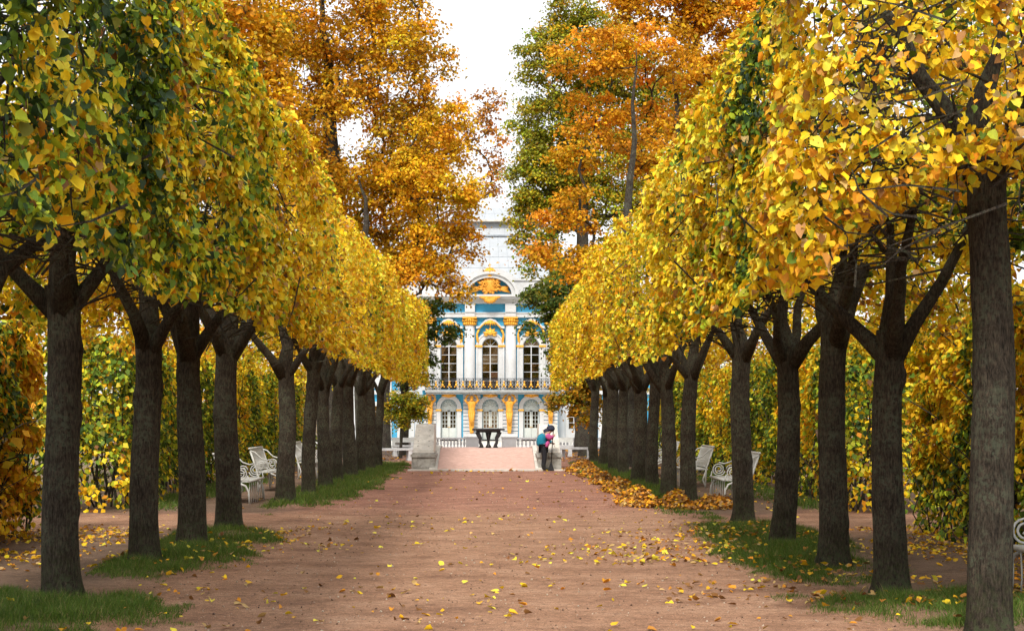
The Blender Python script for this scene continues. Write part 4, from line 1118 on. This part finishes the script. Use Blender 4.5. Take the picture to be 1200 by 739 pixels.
for sg, lab in ((-1, 'weathered stone parapet on the left of the pink ramp, its coping coloured pale for sky light, slanting back'), (1, 'weathered stone parapet behind the bent person, right of the pink ramp')):
    xc = -2.03 if sg < 0 else 1.98
    po = empty('stone_parapet', (xc, RY0, 0), lab, 'parapet')
    b = MB(); b.box(-.37, .37, .0, 3.6, -.05, .42); b.box(-.31, .31, -.02, 0, .06, .36); b.build('plinth', 'stone', po)
    b = MB(); b.box(-.4, .4, -.06, 3.66, .42, .5); b.box(-.35, .35, -.02, 3.6, .5, .56); b.build('moulding', 'stone', po)
    # slanting block: sky light on its top put into a paler stone colour
    b = MB(); v = []
    for (y, z, w_) in ((.02, .56, .32), (.06, .64, .33), (1.5, 1.4, .30), (1.75, 1.46, .29), (3.2, 1.46, .29), (3.3, .56, .32)):
        v += [(-w_, y, z), (w_, y, z)]
    f = [(2 * i, 2 * i + 1, 2 * i + 3, 2 * i + 2) for i in range(5)] + [(10, 11, 1, 0), (0, 2, 4, 6, 8, 10), (11, 9, 7, 5, 3, 1)]
    b.add(v, f); b.build('coping', 'palestone', po)
    # raised darker discs, painting the shade of pits in the coping
    for j in range(8):
        xx, t = (-.18 if j % 2 else .17), .15 + .22 * (j // 2)
        n_ = Vector((0, -.48, .88))
        c = Vector((xx, .06 + 1.44 * t, .64 + .76 * t)) + n_ * .004
        q = MB(); q.tube([c, c + n_ * .006], .022, 6); q.build('pit_shade_disc', 'stone', po)

tb = empty('stone_table', (.04, 53.0, RZ), 'dark table with a broad top on curved supports at the crest of the ramp', 'table')
t = MB(); t.add([(-.55, -.3, .6), (.55, -.3, .6), (.55, .3, .6), (-.55, .3, .6), (-.57, -.32, .64), (.57, -.32, .64), (.57, .32, .64), (-.57, .32, .64), (-.54, -.29, .67), (.54, -.29, .67), (.54, .29, .67), (-.54, .29, .67)],
        [(3, 2, 1, 0), (0, 1, 5, 4), (1, 2, 6, 5), (2, 3, 7, 6), (3, 0, 4, 7), (4, 5, 9, 8), (5, 6, 10, 9), (6, 7, 11, 10), (7, 4, 8, 11), (8, 9, 10, 11)]); t.build('table_top', 'darkstone', tb)
t = MB(); t.box(-.42, .42, -.24, .24, .53, .6); t.build('apron', 'darkstone', tb)
for s in (-1, 0, 1):
    t = MB()
    pf = [(.09, 0), (.1, .04), (.05, .12), (.045, .25), (.08, .4), (.11, .53)] if s == 0 else None
    if s == 0: t.lathe(pf, (0, 0, 0), 8, 1, 2.0)
    else: t.prism([(s * .34, 0), (s * .16, 0), (s * .18, .08), (s * .24, .2), (s * .22, .35), (s * .3, .53), (s * .46, .53), (s * .4, .4), (s * .33, .3), (s * .34, .18), (s * .3, .08)][::s], -.2, .2)
    t.build('support', 'darkstone', tb)

# ================================================================ BENCHES
def make_bench():
    root = empty('iron_bench', (0, 0, 0), 'x', 'bench')
    L, y0 = 1.9, -.95
    # faces -x; back at x = +.62
    def back(t): return (.52 + .16 * t, .5 + .48 * t)
    f = MB()
    for y in (-.95, .95): f.tube([(.48, y, 0), (.5, y, .42), (back(0)[0], y, .5), (back(1)[0], y, back(1)[1])], .022, 6)
    f.tube([(back(1)[0], -1, back(1)[1]), (back(1)[0], 1, back(1)[1])], .024, 6); f.tube([(back(0)[0], -.95, .5), (back(0)[0], .95, .5)], .02, 6)
    f.build('back_frame', 'benchwhite', root)
    sl = MB(); n = 6
    sl.tube([(back(i / n)[0] + .006 * math.sin(i * 2.1), .018 * math.sin(i * PI / 1.5), back(i / n)[1]) for i in range(n + 1)], .013, 5)
    me = sl.mesh('back_slat')
    for k in range(14): link('back_slat', me, 'benchwhite', root, (0, -.86 + 1.72 * k / 13, 0))
    sm = MB().box(-.03, .03, -.95, .95, .432, .458).mesh('seat_slat')
    for k in range(8): link('seat_slat', sm, 'benchwhite', root, (.04 + .068 * k, 0, 0))
    s = MB(); s.box(-.02, .0, -.97, .97, .425, .462)
    s.tube([(-.01, -.97, .445), (-.01, .97, .445)], .026, 6); s.build('seat_rail', 'benchwhite', root)
    lm = MB().tube([(0, 0, -.02), (.012, 0, .2), (0, 0, .43)], .0085, 5).mesh('front_bar')
    for k in range(8): link('front_bar', lm, 'benchwhite', root, (-.005, -.85 + 1.7 * k / 7, 0))
    for y in (-.96, .96):
        l = MB(); l.tube([(-.02, y, -.02), (.0, y, .25), (.06, y, .36), (.2, y, .42)], .02, 6); l.tube([(.5, y, .42), (.42, y, .2), (.5, y, 0)], .018, 6); l.build('leg', 'benchwhite', root)
        a = MB()
        c = (.16, .6); pts = [(c[0] + (.14 - .105 * i / 34) * math.cos(-PI * .1 - i / 34 * 2 * PI * 2.3), y, c[1] + (.14 - .105 * i / 34) * math.sin(-PI * .1 - i / 34 * 2 * PI * 2.3)) for i in range(35)]
        a.tube(pts[::-1], .013, 6); a.tube([(.02, y, .56), (-.0, y, .47), (.0, y, .45)], .014, 5)
        a.tube([(.16, y, .742), (.28, y, .715), (.42, y, .76), (.56, y, .9), (.66, y, .93)], .016, 6)
        c = (.42, .6); pts = [(c[0] - (.1 - .07 * i / 22) * math.cos(i / 22 * 2 * PI * 1.6), y, c[1] + (.1 - .07 * i / 22) * math.sin(i / 22 * 2 * PI * 1.6)) for i in range(23)]
        a.tube(pts, .011, 5)
        a.build('arm_scroll', 'benchwhite', root)
    return root
bench = make_bench()
BG = 'white iron benches along the side walks'
spots = [  # front edge x, centre depth, faces
    (-4.62, 30.7, -1, 'white iron bench behind the left trunks, the nearer of the pair past the cross walk'),
    (-4.70, 35.7, -1, 'white iron bench with slatted back showing between the fourth and fifth left trunks'),
    (-4.70, 43.2, -1, 'white iron bench barely glimpsed between far left trunks'),
    (4.70, 31.3, 1, 'white iron bench half hidden behind the thick trunk, spiral arm and front bars showing'),
    (4.72, 37.6, 1, 'white iron bench on the right with its tall slatted back in clear view'),
    (4.72, 44.2, 1, 'white iron bench seen as a narrow strip between two far right trunks'),
    (5.08, 14.0, 1, 'white iron bench at the right edge, only an arm and leg in view')]
for i, (x, y, sg, lab) in enumerate(spots):
    o = bench if i == 0 else copy_tree(bench)
    o.location = (x, y, .0); o.rotation_euler = (0, 0, 0 if sg > 0 else PI); o['label'] = lab; o['group'] = BG

def stone_bench(x, y, rz, lab, back=True):
    r = empty('stone_bench', (x, y, 0), lab, 'bench', 'stone benches by the pavilion', rz)
    m = MB(); m.box(-.75, .75, -.22, .22, .4, .48); m.build('seat', 'benchgrey', r)
    for s in (-1, 1): m = MB(); m.box(s * .6 - .08, s * .6 + .08, -.2, .2, -.03, .4); m.box(s * .6 - .1, s * .6 + .1, -.21, .21, -.03, .06); m.build('leg', 'benchgrey', r)
    if back: m = MB(); m.box(-.75, .75, .16, .22, .6, .8); m.box(-.7, -.62, .16, .22, .48, .6); m.box(.62, .7, .16, .22, .48, .6); m.build('backrest', 'benchwhite', r)
stone_bench(-3.6, 59.5, .25, 'pale bench left of the stone parapet, nearest the trunks', False)
stone_bench(-3.35, 66, 0, 'grey stone bench under the small bushy tree, left of the parapet')
stone_bench(3.55, 61.5, -.35, 'pale bench just right of the stone parapet, before the last right trunk', False)
stone_bench(2.95, 66, 0, 'grey stone bench behind the right stone parapet')
for x, y, lab in ((-3.95, 67, 'slim grey stone post by the bench left of the ramp'), (-3.55, 68.5, 'stout grey stone post beneath the small bushy tree'), (2.35, 67, 'grey stone post just right of the bent person')):
    r = empty('stone_post', (x, y, 0), lab, 'post')
    m = MB(); m.box(-.2, .2, -.2, .2, -.05, .14); m.build('base', 'stone', r)
    m = MB(); m.lathe([(.15, .14), (.13, .2), (.13, .62), (.17, .66), (.17, .72), (.06, .76)], (0, 0, 0), 8); m.build('shaft', 'stone', r)
r = MB().tube([(0, 0, -.02), (-.06, .25, .7), (-.13, .5, 1.5)], [.03, .028, .025], 6).build('wooden_stake', 'wood', None, (6.1, 26.4, 0))
r.rotation_euler = (0, R(-8), 0)
tag(r, 'long brown wooden pole leaning on the hedge behind the right trunks', 'pole')

# ================================================================ GRASS VERGES
def verge(name_label, cx, cy, rx, ry, seed, dens, hb=0.085, p=3.0, res=0.09):
    rng = np.random.default_rng(seed)
    def inside(x, y):
        q = (np.abs((x - cx) / rx) ** p + np.abs((y - cy) / ry) ** p)
        nz = vnoise(np.stack([x * 1.3, y * .9, x * 0], -1).reshape(-1, 3), seed).reshape(x.shape) - .5
        nz2 = vnoise(np.stack([x * 4.5, y * 3.5, x * 0], -1).reshape(-1, 3), seed + 1).reshape(x.shape) - .5
        return 1 - q + nz * 1.3 + nz2 * .8
    hz = lambda x, y: gh(x, y) + np.clip(inside(x, y), -.2, 1) * .055
    ry2 = ry * 1.25; rx2 = rx * 1.35; st = res if ry < 6 else res * 2
    nx, ny = int(2 * rx2 / st) + 1, int(2 * ry2 / st) + 1
    V, F = grid(cx - rx2, cx + rx2, cy - ry2, cy + ry2, nx, ny, lambda x, y: hz(x, y) + .003)
    ins = inside(V[:, 0], V[:, 1])
    F = F[(ins[F] > -.1).any(1)]
    used = np.unique(F); mp = -np.ones(len(V), int); mp[used] = np.arange(len(used))
    tag(link('grass_verge', np_mesh('grass_verge', V[used], mp[F], smooth=True), 'gravel'), kind='structure')
    n = int(4 * rx2 * ry2 * dens)
    x = rng.uniform(cx - rx2, cx + rx2, n); y = rng.uniform(cy - ry2, cy + ry2, n)
    i_ = inside(x, y); k = (i_ > 0.02) & (rng.random(n) < np.clip(.12 + i_ * 1.7, 0, 1) * np.clip(3.2 * (vnoise(np.stack([x * 2.2, y * 1.8, x * 0], -1), seed + 4) - .12), .12, 1)); x, y, i_ = x[k], y[k], i_[k]; n = len(x)
    z = hz(x, y)
    a = rng.uniform(0, 6.28, n); tuft = vnoise(np.stack([x * 5, y * 5, x * 0], -1), seed + 9); L = hb * rng.uniform(.35, 1.2, n) * np.clip(.35 + i_, .3, 1.1) * (.45 + 1.15 * tuft); wd = rng.uniform(.003, .006, n) * (1 if cy < 25 else 2.2)
    ln = rng.normal(0, .5, (n, 2))
    V = np.empty((n, 3, 3)); c, s = np.cos(a), np.sin(a)
    V[:, 0] = np.stack([x - c * wd, y - s * wd, z - .01], -1); V[:, 1] = np.stack([x + c * wd, y + s * wd, z - .01], -1)
    V[:, 2] = np.stack([x + ln[:, 0] * L, y + ln[:, 1] * L, z + L], -1)
    col = np.array([(.085, .15, .02), (.125, .195, .028), (.06, .115, .018), (.24, .21, .08)])[rng.choice(4, n, p=[.42, .28, .2, .1])] * rng.uniform(.75, 1.25, (n, 1))
    tag(link('grass', np_mesh('grass', V.reshape(-1, 3), np.arange(3 * n).reshape(-1, 3), col), 'grass'), name_label, 'grass', kind='stuff')
    return inside, hz

m_, n_, p_, o_ = newmat('turf_soil')
tc_ = N(n_, 'ShaderNodeTexCoord'); na = noise(n_, tc_.outputs['Object'], 9, 5, .7)
n_.links.new(ramp(n_, na.outputs[0], [(.35, (.10, .066, .045)), (.52, (.075, .062, .03)), (.68, (.06, .085, .022))]).outputs[0], p_.inputs['Base Color'])
p_.inputs['Roughness'].default_value = .95; bump(n_, p_, na.outputs[0], .6, .03); M['turf'] = m_
VG = [
    verge('short green grass on the patch round the foremost left trunk', -3.95, 12.9, 1.4, 1.75, 501, 5200),
    verge('green grass strip under the second to fourth left trunks', -3.62, 19.4, .92, 3.9, 502, 4200),
    verge('long green grass verge under the far left trunks', -3.45, 41.2, .92, 14.4, 503, 900, .1),
    verge('green grass patch round the second right trunk', 3.85, 13.6, 1.2, 1.25, 504, 5200),
    verge('leaf strewn grass strip under the right trunks before the cross walk', 3.75, 20.3, .95, 4.8, 505, 3800),
    verge('long grass verge under the far right trunks among leaf heaps', 3.62, 41.6, .85, 14.4, 506, 900, .1),
    verge('thin grass along the foot of the left hedge', -6.1, 34, .6, 7.2, 507, 700, .1),
    verge('thin grass along the foot of the right hedge', 6.0, 35, .6, 8.4, 508, 700, .1),
]
def surf(x, y):
    z = gh(x, y)
    for ins, hz in VG: z = np.where(ins(x, y) > -.1, np.maximum(z, hz(x, y) + np.where(ins(x, y) > .15, .045, .01)), z)
    return z

# ================================================================ FALLEN LEAVES
rng = np.random.default_rng(77)
X, Y, C = [], [], []
LITTER = {'yellow': 3.2, 'gold': 2.4, 'tan': 3, 'lemon': 1.6, 'orange': 1.6, 'brown': 1.8, 'rust': .5}
PALEY = {'tan': 4, 'lemon': 3, 'yellow': 3, 'gold': 1.4, 'brown': 1}
BRN = {'brown': 4, 'rust': 2, 'orange': 2, 'tan': 1.5, 'gold': 1}
def scatter(x0, x1, y0, y1, d, pal, power=1.0, thr=None):
    n = int((x1 - x0) * (y1 - y0) * d); x = rng.uniform(x0, x1, n); y = rng.uniform(y0, y1, n)
    nz = vnoise(np.stack([x * .8, y * .6, x * 0], -1), 61)
    k = rng.random(n) < np.clip((nz - .12) * 1.7, .05, 1)
    X.append(x[k]); Y.append(y[k]); C.append(pick_cols(int(k.sum()), pal, rng))
scatter(-3.2, 3.2, 11.6, 26, 9, LITTER)
scatter(-3.0, 3.0, 26, 48, 2.0, LITTER)
scatter(-2.2, 3.4, 17.4, 20.4, 26, PALEY)
scatter(1.6, 4.7, 13.2, 22, 20, BRN)
scatter(0.6, 2.6, 12.0, 13.2, 32, BRN)
scatter(2.7, 4.7, 15.6, 24.8, 42, LITTER)
scatter(-4.6, -2.6, 14.8, 23, 30, LITTER)
scatter(-5.0, -2.6, 11.6, 14.8, 12, LITTER)
scatter(2.7, 4.9, 12.2, 14.8, 10, LITTER)
scatter(-6.4, -4.3, 12.5, 24, 26, LITTER); scatter(4.5, 6.5, 12, 24, 24, LITTER)
scatter(-6.9, -4.9, 17.0, 23.5, 95, {'gold': 4, 'orange': 3, 'yellow': 3, 'tan': 2, 'brown': 1}); scatter(5.1, 6.9, 13, 23.6, 95, {'gold': 4, 'orange': 3, 'yellow': 3, 'tan': 2, 'brown': 1})
scatter(-6.4, -4.5, 26, 56, 5, LITTER); scatter(4.5, 6.4, 26, 56, 7, LITTER)
scatter(2.3, 3.5, 27.0, 49, 12, BRN)
scatter(-1.9, 1.9, 47.9, 48.7, 34, {'gold': 3, 'orange': 2, 'yellow': 2, 'tan': 2})
scatter(-7, -2.6, 58, 80, 10, BRN); scatter(2.4, 7, 58, 80, 14, {'orange': 4, 'rust': 2, 'gold': 2})
X = np.concatenate(X); Y = np.concatenate(Y); C = np.concatenate(C)
# keep clear of trunks
TR = np.array([(x, d) for d, x, _, _ in left + right])
k = (np.hypot(X[:, None] - TR[:, 0], Y[:, None] - TR[:, 1]) > .27).all(1); X, Y, C = X[k], Y[k], C[k]
n = len(X); Z = surf(X, Y)
nr = np.array([0, 0, 1.0]) + rng.normal(0, .32, (n, 3)); sz = .034 + .06 * rng.beta(1.4, 2.0, n)
sz = sz * np.where(Y > 40, 1.4, 1)
P = np.stack([X, Y, Z + .012 + sz * .08 * rng.random(n)], -1)
px, py, s_ = in_frame(P)
score = sz * s_ * ((px > 5) & (px < 1195) & (py < 735) & (py > 0))
top = np.argsort(-score)[:300]; keep = np.ones(n, bool); keep[top] = False
me = leaves('leaf_litter', P[keep], nr[keep], sz[keep], C[keep], rng, 'oval', down=rng.normal(0, 1, (int(keep.sum()), 3)) * np.array([1, 1, .1]), fold=.5)
tag(link('leaf_litter', me, 'dryleaf'), 'small yellow and brown leaves strewn over gravel and grass', 'leaves', kind='stuff')
GRP = {'yellow': 'yellow', 'lemon': 'pale yellow', 'tan': 'pale tan', 'gold': 'golden', 'orange': 'orange', 'brown': 'brown', 'rust': 'rust red'}
FV = {}
for i in top:
    key = nearest_key(C[i], list(GRP)); v = int(rng.integers(0, 4))
    if (key, v) not in FV:
        rg = np.random.default_rng(v * 13 + 5)
        FV[(key, v)] = leaves('fallen_leaf', np.zeros((1, 3)), np.array([[0, 0, 1.0]]), [1.0], np.array([PAL[key]]), rg, 'heart', down=np.array([[0, 1.0, 0]]), fold=.6, tw=0)
        FV[(key, v)].materials.append(M['dryleaf'])
    nn, tt, uu = leaf_frames(nr[i:i + 1], rng.normal(0, 1, (1, 3)) * np.array([1, 1, .05]), rng, 0)
    m3 = np.stack([uu[0], tt[0], nn[0]], 1) * sz[i]
    o = bpy.data.objects.new('fallen_leaf', FV[(key, v)]); COL.objects.link(o)
    o.matrix_world = Matrix([[*m3[0], P[i][0]], [*m3[1], P[i][1]], [*m3[2], P[i][2]], [0, 0, 0, 1]])
    far = 'at the bottom edge' if py[i] > 705 else 'just above the bottom edge' if py[i] > 675 else 'level with the front grass strips' if py[i] > 645 else 'short of the cross walk'
    lane = 'on the left trunk line' if P[i][0] < -2.7 else 'on the left gravel' if P[i][0] < -.9 else 'on the middle gravel' if P[i][0] < .9 else 'on the right gravel' if P[i][0] < 2.7 else 'on the right trunk line'
    size_w = 'large' if sz[i] > .075 else 'small'
    place = f'{lane}, {far}'
    tag(o, f'{size_w} {GRP[key]} fallen leaf {place}', 'leaf', f'{size_w} {GRP[key]} fallen leaves {place}')

# small stones on the gravel
n = 5000; rng = np.random.default_rng(5)
x = rng.uniform(-3.4, 3.4, n); y = 11.5 + 22 * rng.random(n) ** 1.6; z = gh(x, y); r = .004 + .012 * rng.random(n) ** 2.2
T4 = norm(np.array([(1, 1, 1), (1, -1, -.6), (-1, 1, -.6), (-1, -1, 1.0), (0, 0, 1.6)], float))
V = np.stack([x, y, z], -1)[:, None] + (T4[None] + rng.normal(0, .25, (n, 5, 3))) * r[:, None, None]
Fq = np.array([(0, 1, 4), (0, 4, 2), (3, 2, 4), (3, 4, 1), (0, 2, 1), (3, 1, 2)])
F = (np.arange(n)[:, None, None] * 5 + Fq[None]).reshape(-1, 3)
col = np.repeat(np.array([(.3, .18, .12), (.45, .36, .28), (.12, .07, .05), (.55, .46, .36)])[rng.choice(4, n, p=[.45, .2, .25, .1])], 6, axis=0)
tag(link('pebbles', np_mesh('pebbles', V.reshape(-1, 3), F, col), 'dryleaf'), 'fine loose pebbles on the reddish gravel', 'gravel', kind='stuff')

# ================================================================ RAKED LEAF HEAPS
for i, (x, y, rx, ry, h, lab) in enumerate([
    (2.95, 29.9, .32, .9, .29, 'largest raked heap of orange leaves, nearest the path, below the right trunks'), (3.52, 28.7, .27, .7, .24, 'heap of orange leaves against the trunk beyond the right cross walk'),
    (2.98, 34.8, .28, .9, .25, 'second orange leaf heap along the right path edge from the front'), (2.95, 39.0, .26, .6, .26, 'third orange leaf heap along the right path edge'),
    (2.95, 43.2, .28, .6, .27, 'fourth orange leaf heap along the right path edge'), (2.95, 47.4, .4, .9, .3, 'farthest orange leaf heap, next to the bent person'), (4.22, 28.6, .35, .5, .16, 'small leaf heap on the grass between trunk and white bench')]):
    rng = np.random.default_rng(600 + i)
    z0 = float(gh(np.array([x]), np.array([y]))[0])
    o = empty('leaf_heap', (x, y, z0), lab, 'leaf heap', 'raked leaf heaps under the right row')
    V, F = grid(-rx * 1.1, rx * 1.1, -ry * 1.1, ry * 1.1, 14, 18, lambda a, b: h * .9 * np.clip(1 - (a / rx) ** 2 - (b / ry) ** 2, -.5, 1) ** 1 * (.8 + .4 * vnoise(np.stack([a * 3, b * 3, a * 0 + i], -1).reshape(-1, 3), i).reshape(a.shape)))
    link('mound', np_mesh('mound', V, F, smooth=True), 'mulch' if 'mulch' in M else 'wood', o)
    n = int(2900 * rx * ry * 1.9); a = rng.uniform(0, 6.28, n); q = np.sqrt(rng.random(n)) * 1.1 + np.abs(rng.normal(0, .22, n))
    lx, ly = rx * q * np.cos(a), ry * q * np.sin(a)
    lz = .03 + h * .9 * np.clip(1 - q ** 2, 0, 1) * (.8 + .4 * vnoise(np.stack([lx * 3, ly * 3, lx * 0 + i], -1), i)) + rng.uniform(-.02, .07, n)
    nr = np.stack([lx / rx * .5, ly / ry * .3, np.full(n, .8)], -1) + rng.normal(0, .5, (n, 3))
    me = leaves('leaves', np.stack([lx, ly, lz], -1), nr, rng.uniform(.045, .095, n), pick_cols(n, {'orange': 3.2, 'rust': 3, 'gold': 1.6, 'brown': 3, 'tan': 1.4}, rng, .35), rng, 'oval', down=rng.normal(0, 1, (n, 3)) * np.array([1, 1, .3]), fold=.5)
    tag(link('leaves', me, 'dryleaf', o), kind='stuff')

# ================================================================ THE PERSON
for k_, c_, r_ in (('skin', (.55, .33, .24), .55), ('teal_cloth', (.012, .19, .29), .85), ('pink_cloth', (.48, .08, .25), .85), ('navy_cloth', (.022, .027, .05), .8), ('black_cloth', (.014, .014, .018), .8), ('boot', (.012, .012, .012), .6)):
    M[k_] = simple(k_, c_, r_, .12, 9, bmp=.4)
def skinned(name, mat, verts, edges, radii, parent, root=0, sub=2):
    me = bpy.data.meshes.new(name); me.from_pydata(verts, edges, [])
    me.materials.append(M[mat])
    o = bpy.data.objects.new(name, me); COL.objects.link(o); o.parent = parent
    sk = o.modifiers.new('skin', 'SKIN'); sk.use_smooth_shade = True
    for i, v in enumerate(me.skin_vertices[0].data):
        r = radii[i]; v.radius = r if hasattr(r, '__len__') else (r, r); v.use_root = (i == root); v.use_loose = False
    sb = o.modifiers.new('subdivision', 'SUBSURF'); sb.levels = sub; sb.render_levels = sub
    return o
pe = empty('person', (1.79, 48.2, .02), 'person in teal and pink jacket and dark hat bending over a long handled tool', 'person')
# body faces +x, bent forward from the hips (x forward, y to the side, z up)
v = [(-.04, 0, .76), (-.09, 0, .90), (-.04, 0, 1.04), (.06, 0, 1.15), (.145, 0, 1.205), (.21, 0, 1.26), (.235, 0, 1.30),
     (-.03, .09, .72), (.01, .1, .40), (-.03, .1, .09), (.08, .11, .04),
     (-.03, -.09, .72), (.02, -.1, .41), (-.02, -.1, .09), (.09, -.11, .04),
     (.06, .16, 1.12), (.14, .21, .93), (.27, .10, .84), (.285, .04, .83),
     (.07, -.16, 1.12), (.19, -.22, 1.0), (.29, -.08, 1.08), (.30, -.03, 1.10)]
e = [(0, 1), (1, 2), (2, 3), (3, 4), (4, 5), (5, 6), (0, 7), (7, 8), (8, 9), (9, 10), (0, 11), (11, 12), (12, 13), (13, 14), (3, 15), (15, 16), (16, 17), (17, 18), (3, 19), (19, 20), (20, 21), (21, 22)]
rd = [(.13, .15), (.12, .14), (.13, .15), (.12, .15), .055, .085, .08, .085, .055, .04, .035, .085, .055, .04, .035, .055, .042, .03, .028, .055, .042, .03, .028]
hand = [((.285, .04, .83), 1), ((.30, -.03, 1.10), -1)]
for (hx, hy, hz), sg in hand:                           # five fingers curled round the shaft
    b = 18 if sg > 0 else 22
    for k in range(4):
        i0 = len(v); zz = hz + .022 - .016 * k; L = (.02, .023, .022, .018)[k]
        v += [(hx + .022, hy - sg * .012, zz), (hx + .03 + L * .4, hy - sg * .035, zz), (hx + .012, hy - sg * .055, zz)]
        e += [(b, i0), (i0, i0 + 1), (i0 + 1, i0 + 2)]; rd += [.009, .0085, .007]
    i0 = len(v); v += [(hx, hy - sg * .02, hz + .028), (hx + .008, hy - sg * .045, hz + .034)]; e += [(b, i0), (i0, i0 + 1)]; rd += [.01, .008]
body = skinned('body', 'skin', v, e, rd, pe)
f = MB(); f.ball((.285, 0, 1.245), .016, 1.2, .8, 1.3, 8, 6); f.build('nose', 'skin', pe)
for sg in (-1, 1):
    MB().ball((.268, sg * .032, 1.275), .011, 1, 1, 1, 8, 6).build('eye', 'navy_cloth', pe); MB().ball((.2, sg * .085, 1.262), .02, .7, .5, 1.3, 8, 6).build('ear', 'skin', pe)
MB().ball((.282, 0, 1.215), .012, .6, 2, .5, 8, 6).build('mouth', 'pink_cloth', pe)
skinned('trousers', 'black_cloth', [(-.04, 0, .77), (-.03, .092, .71), (.0, .1, .42), (-.03, .1, .14), (-.03, -.092, .71), (.01, -.1, .42), (-.02, -.1, .14)], [(0, 1), (1, 2), (2, 3), (0, 4), (4, 5), (5, 6)], [(.15, .165), .105, .078, .068, .105, .078, .068], pe)
for sg, xx in ((1, -.03), (-1, -.02)):
    skinned('boot', 'boot', [(xx, sg * .1, .25), (xx, sg * .1, .07), (xx + .06, sg * .105, .045), (xx + .14, sg * .11, .035)], [(0, 1), (1, 2), (2, 3)], [.07, .065, .055, .04], pe)
skinned('jacket', 'teal_cloth', [(-.05, 0, .74), (-.10, 0, .90), (-.05, 0, 1.05), (.05, 0, 1.15), (.05, .15, 1.12), (.13, .215, .94), (.25, .115, .85), (.06, -.15, 1.12)], [(0, 1), (1, 2), (2, 3), (3, 4), (4, 5), (5, 6), (3, 7)], [(.165, .19), (.17, .185), (.17, .185), (.13, .165), .085, .07, .05, .08], pe)
skinned('sleeve', 'pink_cloth', [(.07, -.17, 1.13), (.13, -.215, 1.05), (.19, -.235, 1.0), (.24, -.16, 1.05), (.275, -.09, 1.08)], [(0, 1), (1, 2), (2, 3), (3, 4)], [.1, .1, .085, .062, .045], pe)
skinned('jacket_hem', 'pink_cloth', [(.04, -.13, .72), (.09, -.13, .82), (.15, -.14, .94)], [(0, 1), (1, 2)], [(.09, .07), (.1, .075), (.07, .06)], pe)
h = MB(); h.ball((.2, 0, 1.315), .118, 1.12, 1.0, .92, 14, 9); h.lathe([(.122, -.02), (.13, 0), (.122, .03)], (.205, 0, 1.29), 14); hat = h.build('hat', 'navy_cloth', pe)
MB().ball((.13, 0, 1.42), .03, 1, 1, 1).build('bobble', 'teal_cloth', hat)
skinned('scarf', 'navy_cloth', [(-.03, .0, 1.185), (.05, 0, 1.225), (.13, 0, 1.24), (.16, .06, 1.2)], [(0, 1), (1, 2), (2, 3)], [.075, .1, .105, .06], pe)
t = empty('long_handled_tool', (2.0, 48.18, .0), 'thin dark long handled tool held upright by the bent person', 'tool')
MB().tube([(.0, 0, .2), (.045, .02, .85), (.075, .0, 1.3)], .014, 6).build('handle', 'iron', t)
m = MB(); m.add([(-.1, -.03, .02), (.1, -.03, .02), (.1, .03, .02), (-.1, .03, .02), (-.03, -.02, .24), (.03, -.02, .24), (.03, .02, .24), (-.03, .02, .24)], [(3, 2, 1, 0), (4, 5, 6, 7), (0, 1, 5, 4), (1, 2, 6, 5), (2, 3, 7, 6), (3, 0, 4, 7)]); m.build('flared_head', 'iron', t)
